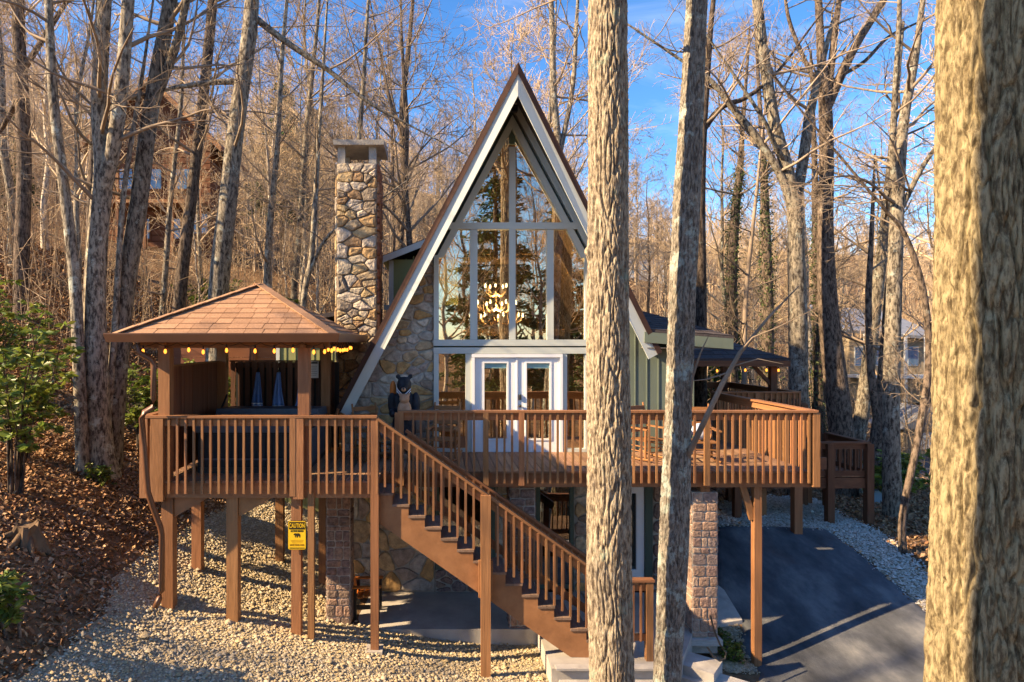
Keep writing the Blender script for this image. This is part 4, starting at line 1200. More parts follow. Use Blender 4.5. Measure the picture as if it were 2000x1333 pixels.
# ------------------------------------------------------------------ gazebo over the hot tub
gz = thing('gazebo', (-3.6, 13, DECK), 'brown gazebo with a shingled pyramid roof over the hot tub', 'gazebo')
ex0, ex1, ey0, ey1, ez = -5.50, -1.75, 10.98, 15.35, 5.70
ax, ay, az = (ex0 + ex1) / 2, (ey0 + ey1) / 2, 6.74
cor = [Vector((ex0, ey0, ez)), Vector((ex1, ey0, ez)), Vector((ex1, ey1, ez)), Vector((ex0, ey1, ez))]
ap = Vector((ax, ay, az))
mb = MB()
mb.v = [tuple(c) for c in cor] + [tuple(ap)] + [tuple(c + Vector((0, 0, -.05))) for c in cor]
mb.f = [(0, 1, 4), (1, 2, 4), (2, 3, 4), (3, 0, 4), (1, 0, 5, 6), (2, 1, 6, 7), (3, 2, 7, 8), (0, 3, 8, 5), (5, 8, 7, 6)]
groof = mb.build('roof', M['shingle_dark'], gz)


def shingle_face(a, b, apex, rows, w, m_, parent, seed, top=.97):
    rng = random.Random(seed)
    n = (b - a).cross(apex - a).normalized()
    if n.z < 0: n = -n
    L = (b - a).length
    for r in range(rows):
        t0, t1 = r / rows * top, (r + 1) / rows * top
        l0, r0 = a.lerp(apex, t0), b.lerp(apex, t0)
        l1, r1 = a.lerp(apex, t1), b.lerp(apex, t1)
        L0 = (r0 - l0).length
        k = max(1, round(L0 / w))
        us = [0.0] + [(i + (.5 if r % 2 else 0) + rng.uniform(-.12, .12)) / k for i in range(0 if r % 2 else 1, k)] + [1.0]
        mid = (a + b) / 2
        for u0, u1 in zip(us[:-1], us[1:]):
            g = .004 / L0
            # the upper edge follows the same absolute positions, cut by the hips
            q0, q1 = l0.lerp(r0, u0 + g), l0.lerp(r0, u1 - g)
            ed = (r0 - l0).normalized()
            up = (apex - mid).normalized() * ((apex - mid).length * (t1 - t0))
            lim0, lim1 = (l1 - l0 - up).dot(ed), L0 + (r1 - r0 - up).dot(ed)
            s0, s1 = (q0 - l0).dot(ed), (q1 - l0).dot(ed)
            p3, p2 = l0 + up + ed * min(max(s0, lim0), lim1), l0 + up + ed * max(min(s1, lim1), lim0)
            lift = rng.uniform(.018, .026)
            MB().prism([q0 + n * lift, q1 + n * lift, p2 + n * (lift - .012), p3 + n * (lift - .012)], [q0 + n * .002, q1 + n * .002, p2 + n * .002, p3 + n * .002]).build('shingle', m_, parent)


shingle_face(cor[0], cor[1], ap, 10, .30, M['shingle'], groof, 1)
shingle_face(cor[1], cor[2], ap, 10, .30, M['shingle'], groof, 2)
shingle_face(cor[3], cor[0], ap, 10, .40, M['shingle'], groof, 3)
for c in cor[:2] + cor[3:]:
    d = (ap - c); k = 9
    for i in range(k):
        p0, p1 = c + d * (i / k) + Vector((0, 0, .035)), c + d * ((i + 1.12) / k if i < k - 1 else 1) + Vector((0, 0, .045))
        bar('ridge_cap', p0, p1, .20, .014, M['shingle'], groof)
gt = MB()
for i in range(4):
    a, b = cor[i], cor[(i + 1) % 4]
    d = (b - a).normalized(); o = Vector((d.y, -d.x, 0))
    e = .13
    A0, B0 = a - d * e * 0, b
    pr = [(0.0, -.02), (0.0, .055), (.13, .055), (.13, .035), (.10, -.10), (.0, -.10)]
    pa = [a + o * u - d * u + Vector((0, 0, v - .02)) for u, v in pr]
    pb = [b + o * u + d * u + Vector((0, 0, v - .02)) for u, v in pr]
    gt.prism(pa, pb)
gt.build('gutter', M['gutter'], groof)
posts = [(-4.78, 11.36), (-2.32, 11.36), (-4.72, 14.2), (-2.42, 14.2)]
for (x, y) in posts: piece('post', x - .10, x + .10, y - .09, y + .09, DECK, 5.48, M['wood'], gz)
for a, b in ((0, 1), (2, 3), (0, 2), (1, 3)):
    (x0, y0), (x1, y1) = posts[a], posts[b]
    bar('header_beam', (x0 - (.45 if a != b and y0 == y1 else 0), y0 - (.2 if x0 == x1 or abs(x0 - x1) < .2 else 0), 5.56), (x1 + (.45 if y0 == y1 else 0), y1 + (.3 if abs(x0 - x1) < .2 else 0), 5.56), .09 if y0 == y1 else .085, .17 if y0 == y1 else .15, M['wood'], gz)
# privacy fence behind the tub: spaced slats, and a solid plank side
fence = thing('slatted_privacy_fence', (-3.5, 14.35, DECK), 'dark slatted privacy fence behind the hot tub', 'fence')
for k in range(15):
    x = -4.60 + k * .160
    piece('slat', x, x + .10 + random.uniform(-.006, .01), 14.40, 14.43, 3.2, 5.13, M['log'], fence)
piece('fence_rail', -4.62, -2.3, 14.435, 14.48, 5.0, 5.1, M['log'], fence); piece('fence_rail', -4.62, -2.3, 14.435, 14.48, 3.4, 3.5, M['log'], fence)
piece('cap_rail', -4.62, -2.3, 14.37, 14.49, 5.133, 5.165, M['log'], fence)
for k in range(15): piece('gap_darkening_slat', -4.58 + k * .160 + .07, -4.58 + k * .160 + .165, 14.485, 14.51, 3.2, 5.12, M['tub'], fence)  # dark second layer, added so the gaps between the slats look near-black
pan = thing('plank_privacy_panel', (-4.82, 12.8, DECK), 'solid reddish plank privacy panel on the left of the gazebo', 'fence')
for k in range(20): piece('plank', -4.84, -4.81 + random.uniform(-.004, .004), 11.46 + k * .137, 11.46 + k * .137 + .134, 3.2, 5.13, M['plank_red'], pan)
piece('cap_rail', -4.89, -4.77, 11.46, 14.2, 5.133, 5.165, M['wood'], pan)

# downspout at the left corner
D0 = 11.06
dsp = [P(268, 672, 11.0), P(272, 690, 11.0), P(296, 703, D0), P(300, 715, D0), P(300, 780, D0), P(297, 797, D0), P(282, 806, 10.95), P(277, 818, 10.95), P(281, 870, 10.95), P(289, 962, 10.95), P(298, 990, 11.0), P(313, 1030, 11.08), P(316, 1045, 11.1), P(316, 1155, 11.1), P(312, 1168, 11.05), P(303, 1188, 10.95)]
tag(MB().tube(dsp, .052, 8).build('downspout', M['gutter'], None, smooth=True), 'brown bent downspout running from the gazebo gutter to the gravel', 'downspout')

# string lights
def string_light(pts, n, label, sag=.06, seed=1):
    rng = random.Random(seed)
    s = thing('string_lights', pts[0], label, 'string lights')
    P3 = [Vector(p) for p in pts]
    seg = [(P3[i + 1] - P3[i]).length for i in range(len(P3) - 1)]; tot = sum(seg)
    line, bulbs = [], []
    for i in range(len(P3) - 1):
        m = max(2, int(seg[i] / .35)); prev = None
        for k in range(m * 4):
            t = k / (m * 4)
            line.append(P3[i].lerp(P3[i + 1], t) - Vector((0, 0, sag * math.sin(math.pi * ((t * m) % 1)))))
        for k in range(m): bulbs.append(P3[i].lerp(P3[i + 1], (k + .5 + rng.uniform(-.25, .25)) / m) - Vector((0, 0, sag * rng.uniform(.6, 1.4))))
    line.append(P3[-1])
    MB().tube(line, .006, 5).build('wire', M['wire'], s)
    for b in bulbs:
        sk = MB().lathe([(.012, -.045), (.014, 0), (.010, .02)], b, 8).build('socket', M['wire'], s)
        MB().lathe([(.008, -.125), (.022, -.11), (.027, -.085), (.018, -.055), (.011, -.044)], b, 10).build('bulb', M['bulb'], s, smooth=True)
    return s


string_light([(-5.2, 11.10, 5.57), (-1.95, 11.10, 5.57), (-1.95, 15.1, 5.57)], 20, 'string of lit amber bulbs under the gazebo eaves', seed=3)

# hot tub
tub = thing('hot_tub', (-3.4, 12.9, DECK), 'square dark hot tub with a slate cover behind the balusters', 'hot tub')
tx0, tx1, ty0, ty1 = -4.42, -2.39, 11.92, 13.95
MB().box(tx0, tx1, ty0, ty1, DECK, 4.02).build('cabinet', M['tub'], tub)
for k in range(16): piece('panel_slat', tx0 + .02 + k * .125, tx0 + .13 + k * .125, ty0 - .015, ty0 + .01, DECK + .12, 3.86, M['tub'], tub)
piece('side_panel', tx1 - .01, tx1 + .015, ty0 + .05, ty1 - .05, DECK + .1, 3.9, M['tub_side'], tub)
piece('base', tx0 + .03, tx1 - .03, ty0 - .02, ty1 - .03, DECK + .002, DECK + .1, M['black'], tub)
cv = MB()
for (a, b) in ((ty0 - .04, (ty0 + ty1) / 2 - .01), ((ty0 + ty1) / 2 + .01, ty1 + .04)):
    hi = .20 if b > 13.5 else .14
    cv.prism([(tx0 - .03, a, 4.03), (tx1 + .03, a, 4.03), (tx1 + .03, b, 4.03), (tx0 - .03, b, 4.03)], [(tx0 - .01, a + .01, 4.11 if a < 12.5 else 4.03 + hi), (tx1 + .01, a + .01, 4.11 if a < 12.5 else 4.03 + hi), (tx1 + .01, b - .01, 4.03 + hi - .05), (tx0 - .01, b - .01, 4.03 + hi - .05)])
cv.build('cover', M['vinyl'], tub)
MB().box(tx0 - .035, tx1 + .035, ty0 - .045, ty0 - .03, 3.90, 4.04).build('cover_skirt', M['vinyl'], tub)
bar('cover_lifter', (tx0 - .05, ty0 + .6, 3.6), (tx0 - .05, ty1 - .2, 4.45), .03, .03, M['black'], tub)
tag(piece('cover_shelf', -4.2, -2.75, 11.55, 11.58, 3.45, 3.475, M['tub_side'], None), 'thin grey rail lying in front of the hot tub', 'rail')

# towels
def towel(px, z0, z1, w, label, seed):
    rng = random.Random(seed)
    y = 14.33
    x = (px - CX) * y / F
    t = thing('towel', (x, y, z1), label, 'towel', 'towels on the slatted fence')
    nu, nv = 14, 16
    def surf(va, vb, m_, nm, dy):
        V, Fq = [], []
        for j in range(nv + 1):
            v = va + (vb - va) * j / nv
            ww = w * (.28 + .72 * min(1, v * 1.25)) / 2
            for i in range(nu + 1):
                u = -1 + 2 * i / nu
                fold = math.cos(u * 8 + seed) * .028 * (.5 + v)
                V.append((x + u * ww + .01 * math.sin(v * 5 + seed), y - dy - .03 + fold - .02 * (1 - abs(u)), z1 - v * (z1 - z0)))
        for j in range(nv):
            for i in range(nu):
                a = j * (nu + 1) + i
                Fq.append((a, a + nu + 1, a + nu + 2, a + 1))
        m2 = MB(); m2.v, m2.f = V, Fq
        o = m2.build(nm, m_, t, smooth=True)
        sm = o.modifiers.new('thickness', 'SOLIDIFY'); sm.thickness = .012
    surf(0, .80, M['towel'], 'cloth', 0); surf(.80, .835, M['towel_white'], 'stripe', 0.002); surf(.835, .87, M['towel'], 'cloth', 0); surf(.87, .90, M['towel_white'], 'stripe', .002); surf(.90, 1.0, M['towel'], 'cloth', 0)
    MB().tube([(x, y + .06, z1 + .02), (x, y - .04, z1 + .02), (x, y - .06, z1 + .06)], .012, 6).build('hook', M['black'], t)


towel(503, 4.05, 4.90, .25, 'blue striped towel hanging nearest the plank panel', 1)
towel(544, 3.98, 4.90, .29, 'blue striped towel hanging in the middle of the slatted fence', 2)
towel(588, 4.0, 4.66, .24, 'blue towel half hidden behind the front gazebo post', 5)
nt = thing('notice_sheet', (-2.65, 14.3, 4.8), 'white notice sheet pinned to the slatted fence by the gazebo post', 'notice')
nx0, nx1 = (604 - CX) * 14.3 / F, (621 - CX) * 14.3 / F
piece('sheet', nx0, nx1, 14.365, 14.375, 4.77, 5.15, M['paper'], nt)
piece('heading', nx0 + .02, nx1 - .02, 14.362, 14.366, 5.09, 5.13, M['tub_side'], nt)
for k in range(6): piece('print_line', nx0 + .025, nx1 - .03 - .01 * (k % 3), 14.363, 14.366, 5.03 - k * .04, 5.036 - k * .04, M['tub_side'], nt)

# caution sign on the third post
sg = thing('caution_sign', (-2.46, 11.28, 1.98), 'yellow and black caution sign with a bear on a deck post', 'sign')
D = 11.24
sx0, sx1, sz0, sz1 = (563 - CX) * D / F, (597 - CX) * D / F, CZ + (CY - 1074) * D / F, CZ + (CY - 1019) * D / F
def rrect(x0, x1, z0, z1, r, y0, y1):
    pts = []
    for cx, cz, a0 in ((x1 - r, z1 - r, 0), (x0 + r, z1 - r, 90), (x0 + r, z0 + r, 180), (x1 - r, z0 + r, 270)):
        for k in range(5):
            a = R(a0 + k * 22.5); pts.append((cx + r * math.cos(a), cz + r * math.sin(a)))
    return MB().prism([(x, y0, z) for x, z in pts], [(x, y1, z) for x, z in pts])
rrect(sx0 - .008, sx1 + .008, sz0 - .008, sz1 + .008, .03, D + .004, D + .012).build('border', M['sign_b'], sg)
rrect(sx0, sx1, sz0, sz1, .025, D - .001, D + .003).build('plate', M['sign_y'], sg)
sh_ = sz1 - sz0; sw_ = sx1 - sx0
rrect(sx0 + .012, sx1 - .012, sz1 - .29 * sh_, sz1 - .012, .012, D - .004, D - .0015).build('heading_panel', M['sign_k'], sg)
piece('foot_bar', sx0 + .02, sx1 - .02, D - .004, D - .0015, sz0 + .018, sz0 + .032, M['sign_k'], sg)


def text(body, x, z, size, y, m_, parent, sx=1.0):
    c = bpy.data.curves.new('lettering', 'FONT'); c.body = body; c.size = size; c.align_x = 'CENTER'; c.align_y = 'CENTER'; c.extrude = .0008; c.offset = .0015
    c.materials.append(m_)
    tmp = put('lettering_curve', c); bpy.context.view_layer.update()
    me = bpy.data.meshes.new_from_object(tmp.evaluated_get(bpy.context.evaluated_depsgraph_get()))
    if not me.materials: me.materials.append(m_)
    bpy.data.objects.remove(tmp)
    return put('lettering', me, parent, Matrix.Translation((x, y, z)) @ Matrix.Rotation(R(90), 4, 'X') @ Matrix.Diagonal((sx, 1, 1, 1)))


sxm = (sx0 + sx1) / 2
text('CAUTION', sxm, sz1 - .16 * sh_, .105, D - .006, M['sign_y'], sg, .58)
text('ACTIVE BEARS', sxm, sz1 - .35 * sh_, .045, D - .003, M['sign_k'], sg, .78)
text('LOCK YOUR CARS', sxm, sz0 + .155 * sh_, .042, D - .003, M['sign_o'], sg, .72)
for k in range(3): piece('print_line', sx0 + .04 + .01 * k, sx1 - .04 - .008 * k, D - .003, D - .0015, sz0 + (.32 - .045 * k) * sh_, sz0 + (.332 - .045 * k) * sh_, M['sign_o'], sg)
bearp = [(-.38, .10), (-.30, .20), (-.18, .24), (-.05, .21), (.10, .23), (.25, .22), (.34, .12), (.38, -.05), (.36, -.24), (.26, -.24), (.24, -.08), (.12, -.06), (.08, -.24), (-.04, -.24), (-.05, -.05), (-.12, -.03), (-.14, -.22), (-.24, -.22), (-.22, .0), (-.34, .03)]
bm_ = MB(); bz = sz0 + .50 * sh_; bs = .16
bm_.v = [(sxm + x * bs, D - .003, bz + z * bs) for x, z in bearp]; bm_.f = [tuple(reversed(range(len(bearp))))]
bm_.build('bear_silhouette', M['sign_k'], sg)

# ------------------------------------------------------------------ right hand gazebo
gr = thing('rear_gazebo', (7.7, 18.7, DECK), 'dark roofed open gazebo on the far right end of the deck', 'gazebo')
cor = [Vector((5.7, 17.0, 5.12)), Vector((9.42, 17.0, 5.12)), Vector((9.42, 20.5, 5.12)), Vector((5.7, 20.5, 5.12))]
ap = Vector((7.6, 18.75, 5.86))
mb = MB()
mb.v = [tuple(c) for c in cor] + [tuple(ap)] + [tuple(c + Vector((0, 0, -.04))) for c in cor]
mb.f = [(0, 1, 4), (1, 2, 4), (2, 3, 4), (3, 0, 4), (1, 0, 5, 6), (2, 1, 6, 7), (3, 2, 7, 8), (0, 3, 8, 5), (5, 8, 7, 6)]
rr_ = mb.build('roof', M['shingle_dark'], gr)
shingle_face(cor[0], cor[1], ap, 7, .34, M['shingle_dark'], rr_, 7)
for i in (0, 1):
    a, b = cor[i], cor[i + 1]
    bar('fascia_board', a + Vector((0, 0, -.12)), b + Vector((0, 0, -.12)), .04, .15, M['wood_dark'], rr_)
for x, y in ((9.12, 17.3), (9.12, 20.2), (6.1, 20.2)):
    piece('post', x - .08, x + .08, y - .08, y + .08, DECK, 4.92, M['wood_dark'], gr)
bar('header_beam', (5.8, 17.3, 4.99), (9.3, 17.3, 4.99), .09, .14, M['wood_dark'], gr); bar('header_beam', (9.12, 17.35, 4.99), (9.12, 20.3, 4.99), .085, .13, M['wood_dark'], gr); bar('header_beam', (5.8, 20.2, 4.99), (9.08, 20.2, 4.99), .09, .14, M['wood_dark'], gr)
bar('knee_brace', (9.05, 17.3, 4.45), (8.6, 17.3, 4.93), .07, .09, M['wood_dark'], gr)
string_light([(7.4, 17.12, 4.93), (9.35, 17.12, 4.93)], 6, 'short string of lit bulbs under the rear gazebo eave', .03, 8)

# ------------------------------------------------------------------ deck furniture
def rocker(name, label, loc, rz):
    t = put(name, None, None, Matrix.Identity(4)); tag(t, label, 'rocking chair', 'rocking chairs on the deck')
    m_ = M['chair']
    for s in (-1, 1):
        x = s * .29
        pts = [(x, -.48 + 1.0 * k / 8, .035 + .10 * ((k / 8 - .45) ** 2) * 2.2) for k in range(9)]
        MB().tube(pts, .022, 6).build('rocker', m_, t)
        MB().tube([(x, -.26, .05), (x, -.27, .64)], [.024, .026], 8).build('leg', m_, t)
        MB().tube([(x, .22, .06), (x * .98, .24, .45), (x * .95, .42, 1.14)], [.024, .026, .02], 8).build('back_post', m_, t)
        bar('arm', (x, -.34, .655), (x * .97, .30, .66), .085, .025, m_, t)
        for zz in (.20, .30): bar('stretcher', (x, -.26, zz), (x, .23, zz), .02, .02, m_, t)
    for zz in (.18, .28): bar('stretcher', (-.28, -.265, zz), (.28, -.265, zz), .02, .02, m_, t)
    for k in range(5): piece('seat_slat', -.28, .28, -.29 + k * .108, -.20 + k * .108, .405, .43, m_, t)
    for k, zz in enumerate((.58, .73, .88, 1.03)):
        yy = .24 + (zz - .45) / .69 * .18
        bar('back_slat', (-.275, yy, zz), (.275, yy, zz), .02, .085, m_, t)
    t.matrix_basis = Matrix.Translation(loc) @ Matrix.Rotation(rz, 4, 'Z')
    return t


ch1 = rocker('rocking_chair', 'wooden rocking chair in front of the stone wall near the stair top', (-1.28, 13.25, DECK), R(35))
copy_tree(ch1, Matrix.Translation((.18, 13.35, DECK)) @ Matrix.Rotation(R(-12), 4, 'Z'), 'wooden rocking chair between the bear carving and the french doors')
copy_tree(ch1, Matrix.Translation((4.42, 13.35, DECK)) @ Matrix.Rotation(R(25), 4, 'Z'), 'wooden rocking chair against the sage siding between two foreground trunks')
copy_tree(ch1, Matrix.Translation((5.42, 13.1, DECK)) @ Matrix.Rotation(R(-8), 4, 'Z'), 'wooden rocking chair holding a blue and white cushion')
cu = MB().ell((0, 0, 0), (.20, .07, .17), 16, 10).build('cushion', M['pillow'], None, Matrix.Translation((5.45, 13.12, DECK + .61)) @ Matrix.Rotation(R(-12), 4, 'X'), smooth=True)
tag(cu, 'blue and white cushion on the rocking chair', 'cushion')

# carved bear
bx, by = -.66, 13.62
bear = thing('carved_bear', (bx, by, DECK), 'black carved wooden bear statue holding a tan cub against the stone wall', 'statue')
b = MB()
k = 1.83 / 1.9
for c, r in (((0, 0, .62), (.27, .24, .52)), ((0, 0, 1.12), (.25, .21, .34)), ((0, -.03, 1.56), (.165, .17, .18)), ((-.135, 0, 1.74), (.055, .035, .06)), ((.135, 0, 1.74), (.055, .035, .06)),
             ((-.26, -.05, 1.15), (.10, .12, .25)), ((.26, -.05, 1.15), (.10, .12, .25)), ((-.24, -.18, .95), (.085, .16, .10)), ((.24, -.18, .95), (.085, .16, .10)),
             ((-.17, -.06, .2), (.14, .2, .22)), ((.17, -.06, .2), (.14, .2, .22)), ((-.17, -.18, .07), (.11, .2, .08)), ((.17, -.18, .07), (.11, .2, .08)), ((0, -.19, 1.50), (.09, .10, .075))):
    b.ell((bx + c[0] * k, by + c[1] * k, DECK + .03 + c[2] * k), tuple(x * k for x in r))
bo = b.build('body', M['bear'], bear, smooth=True)
rm = bo.modifiers.new('merge', 'REMESH'); rm.mode = 'VOXEL'; rm.voxel_size = .022; rm.use_smooth_shade = True
MB().ell((bx, by - .275 * k, DECK + .03 + 1.47 * k), (.05, .05, .042)).build('muzzle', M['carved'], bear, smooth=True)
MB().ell((bx, by - .325 * k, DECK + .03 + 1.49 * k), (.02, .015, .016)).build('nose', M['bear'], bear, smooth=True)
cb = MB()
for c, r in (((.02, -.28, 1.0), (.15, .10, .21)), ((.02, -.31, 1.23), (.11, .09, .105)), ((-.07, -.30, 1.32), (.036, .025, .036)), ((.11, -.30, 1.32), (.036, .025, .036)), ((-.09, -.32, .84), (.07, .09, .07)), ((.13, -.32, .84), (.07, .09, .07))):
    cb.ell((bx + c[0], by + c[1], DECK + .03 + c[2]), r)
cbo = cb.build('cub', M['carved'], bear, smooth=True)
rm = cbo.modifiers.new('merge', 'REMESH'); rm.mode = 'VOXEL'; rm.voxel_size = .016; rm.use_smooth_shade = True
for q_ in range(2): MB().tube([(bx - .15, by - .17, DECK + 1.46 - .05 * q_), (bx - .06, by - .245, DECK + 1.37 - .05 * q_), (bx, by - .26, DECK + 1.33 - .05 * q_), (bx + .06, by - .245, DECK + 1.37 - .05 * q_), (bx + .15, by - .17, DECK + 1.46 - .05 * q_)], .009, 6).build('bandana_line', M['towel_white'], bear)
MB().lathe([(.30, 0), (.31, .06), (.27, .10)], (bx, by, DECK), 16).build('log_base', M['carved'], bear)
MB().ell((bx - .24, by + .02, DECK + 1.42), (.07, .10, .2)).build('wood_slab', M['orange_wood'], bear, smooth=True)
stump_t = thing('log_side_table', (-.36, 13.3, DECK), 'small round log side table between the bear and a rocking chair', 'side table')
MB().lathe([(.15, 0), (.14, .25), (.145, .40)], (-.36, 13.25, DECK), 14).build('trunk', M['chair'], stump_t); MB().lathe([(.19, 0), (.19, .035)], (-.36, 13.25, DECK + .40), 16).build('table_top', M['chair'], stump_t)

# orange slatted chair under the deck
oc = thing('slatted_lounge_chair', (-1.35, 13.1, 0), 'orange slatted chair with dark legs under the deck behind the stone pier', 'chair')
for k in range(5):
    bar('back_slat', (-1.62, 12.86 + k * .105, .45), (-1.78 + .0 * k, 12.86 + k * .105, 1.25 - .03 * abs(k - 2)), .09, .02, M['orange_wood'], oc, up=(1, 0, 0))
for k in range(5): bar('seat_slat', (-1.62 + k * .11, 12.84, .42 - .0 * k + .02 * k), (-1.62 + k * .11, 13.32, .42 + .02 * k), .09, .02, M['orange_wood'], oc)
for yy in (12.82, 13.34):
    bar('arm', (-1.7, yy, .66), (-1.08, yy, .68), .10, .025, M['orange_wood'], oc)
    for xx in (-1.60, -1.14): piece('leg', xx - .03, xx + .03, yy - .03, yy + .03, 0, .64, M['black'], oc)
piece('seat_rail', -1.6, -1.14, 12.83, 12.86, .22, .30, M['black'], oc)

# ------------------------------------------------------------------ tree making
class Tubes:
    def __init__(self): self.V, self.Q, self.n = [], [], 0

    def add(self, pts, rad, k):
        p = np.asarray(pts, float); r = np.asarray(rad, float)
        n = len(p)
        t = np.empty_like(p); t[1:-1] = p[2:] - p[:-2]; t[0] = p[1] - p[0]; t[-1] = p[-1] - p[-2]
        t /= np.linalg.norm(t, axis=1)[:, None] + 1e-9
        ref = np.array((0.31, 0.95, 0.05)) if abs(t[0, 2]) > .5 else np.array((0.05, 0.1, 1.0))
        a = np.cross(t, ref); a /= np.linalg.norm(a, axis=1)[:, None] + 1e-9
        c = np.cross(t, a)
        an = np.arange(k) * 2 * np.pi / k
        v = p[:, None] + r[:, None, None] * (np.cos(an)[None, :, None] * a[:, None] + np.sin(an)[None, :, None] * c[:, None])
        self.V.append(v.reshape(-1, 3))
        i = np.arange(n - 1)[:, None] * k + np.arange(k)[None]
        j = np.arange(n - 1)[:, None] * k + (np.arange(k)[None] + 1) % k
        self.Q.append((np.stack([i, j, j + k, i + k], -1) + self.n).reshape(-1, 4))
        self.n += n * k

    def mesh(self, name, m_, smooth=True): return mesh_np(name, np.concatenate(self.V), np.concatenate(self.Q), None, m_, smooth)


def nrm3(v):
    l = math.sqrt(v[0] ** 2 + v[1] ** 2 + v[2] ** 2) + 1e-9
    return (v[0] / l, v[1] / l, v[2] / l)


def grow(ts, p, d, L, r, lvl, rng, cnt, rmin=.005, up=.06, wig=.14, thick=None):
    n = 6 if lvl <= 1 else (4 if lvl == 2 else 3)
    pts = [p]; dirs = [d]
    for i in range(n):
        d = nrm3((d[0] + rng.gauss(0, wig), d[1] + rng.gauss(0, wig), d[2] + rng.gauss(0, wig) + up))
        s = L / n
        p = (p[0] + d[0] * s, p[1] + d[1] * s, p[2] + d[2] * s)
        pts.append(p); dirs.append(d)
    rads = [max(rmin * .7, r * (1 - .72 * i / n)) for i in range(n + 1)]
    tgt = ts if (thick is None or lvl > 1) else thick
    tgt.add(pts, rads, 5 if r > .03 else (4 if r > .015 else 3))
    if lvl >= len(cnt): return
    for j in range(max(1, int(cnt[lvl] * rng.uniform(.7, 1.3)))):
        t = rng.uniform(.18, .98) * n
        i = min(n - 1, int(t)); fr = t - i
        q = tuple(pts[i][k] + (pts[i + 1][k] - pts[i][k]) * fr for k in range(3))
        dd = dirs[i]
        a = (rng.gauss(0, 1), rng.gauss(0, 1), rng.gauss(0, 1))
        dot = a[0] * dd[0] + a[1] * dd[1] + a[2] * dd[2]
        a = nrm3((a[0] - dd[0] * dot, a[1] - dd[1] * dot, a[2] - dd[2] * dot))
        ang = rng.uniform(.45, 1.0)
        nd = nrm3(tuple(dd[k] * math.cos(ang) + a[k] * math.sin(ang) for k in range(3)))
        grow(ts, q, nd, L * rng.uniform(.35, .62) * (1.15 - .4 * t / n), max(rmin, rads[i] * rng.uniform(.42, .62)), lvl + 1, rng, cnt, rmin, up, wig, thick)


def spline(pts, n):
    """Catmull-Rom resampling of rows [x,y,z,r]"""
    P_ = np.asarray(pts, float)
    P_ = np.vstack([2 * P_[0] - P_[1], P_, 2 * P_[-1] - P_[-2]])
    m = len(P_) - 3
    s = np.linspace(0, m - 1e-6, n); i = s.astype(int); t = (s - i)[:, None]
    a, b, c, d = P_[i], P_[i + 1], P_[i + 2], P_[i + 3]
    return .5 * (2 * b + (c - a) * t + (2 * a - 5 * b + 4 * c - d) * t ** 2 + (3 * b - a - 3 * c + d) * t ** 3)


# numpy gradient noise for bark relief
_pr = np.random.default_rng(12)
_perm = _pr.permutation(512)
_grad = _pr.normal(0, 1, (512, 3)); _grad /= np.linalg.norm(_grad, axis=1)[:, None]


def perlin(p):
    i = np.floor(p).astype(int); f = p - i
    u = f * f * f * (f * (f * 6 - 15) + 10)
    out = 0
    for dx in (0, 1):
        for dy in (0, 1):
            for dz in (0, 1):
                h = _perm[(_perm[(_perm[(i[..., 0] + dx) & 511] + i[..., 1] + dy) & 511] + i[..., 2] + dz) & 511]
                w_ = np.where(dx, u[..., 0], 1 - u[..., 0]) * np.where(dy, u[..., 1], 1 - u[..., 1]) * np.where(dz, u[..., 2], 1 - u[..., 2])
                out = out + w_ * (_grad[h] * (f - np.array((dx, dy, dz)))).sum(-1)
    return out


def bark_trunk(rows, nseg, nside, amp, fh, fv, seed, knobs=()):
    c = spline(rows, nseg)
    th = np.arange(nside) * 2 * np.pi / nside
    dirv = np.stack([np.cos(th), np.sin(th), np.zeros(nside)], 1)
    base = c[:, None, :3] + dirv[None] * c[:, None, 3:4]
    rel = base - np.concatenate([c[:, :2], np.zeros((nseg, 1))], 1)[:, None] * 1.0
    q_ = np.stack([rel[..., 0] * fh, rel[..., 1] * fh, base[..., 2] * fv], -1) + seed * 7.3
    warp = np.stack([perlin(q_ * .45 + 11), perlin(q_ * .45 + 31), perlin(q_ * .45 + 57) * .5], -1)
    ss = lambda v, w_: 1 - np.clip(np.abs(v) / w_, 0, 1) ** 2 * (3 - 2 * np.clip(np.abs(v) / w_, 0, 1))
    n1 = perlin(q_ + warp * np.array((.55, .55, .15)))
    n2 = perlin(q_ * np.array((2.3, 2.3, 2.6)) + warp * .3 + 5)
    n3 = perlin(q_ * np.array((5.5, 5.5, 9.0)) + 9)
    d = .25 - ss(n1, .15) * 1.0 - ss(n2, .14) * .5 + n3 * .34
    big = perlin(rel * 1.3 * np.array((1, 1, .35)) + seed)
    off = d * amp + big * .05 * c[:, None, 3]
    for (kz, kth, kr, ka) in knobs:
        dt = np.angle(np.exp(1j * (th - kth)))
        off = off + ka * np.exp(-((base[..., 2] - kz) ** 2 / kr ** 2 + (dt[None] * c[:, None, 3]) ** 2 / kr ** 2))
    V = base + dirv[None] * off[..., None]
    ids = np.arange(nseg * nside).reshape(nseg, nside)
    Q = np.stack([ids[:-1], np.roll(ids, -1, 1)[:-1], np.roll(ids, -1, 1)[1:], ids[1:]], -1).reshape(-1, 4)
    return V.reshape(-1, 3), Q


def px_rows(pts, D):
    """rows from (px, py, width px) at distance D"""
    return [(*P(x, y, D), w * D / F / 2) for x, y, w in pts]


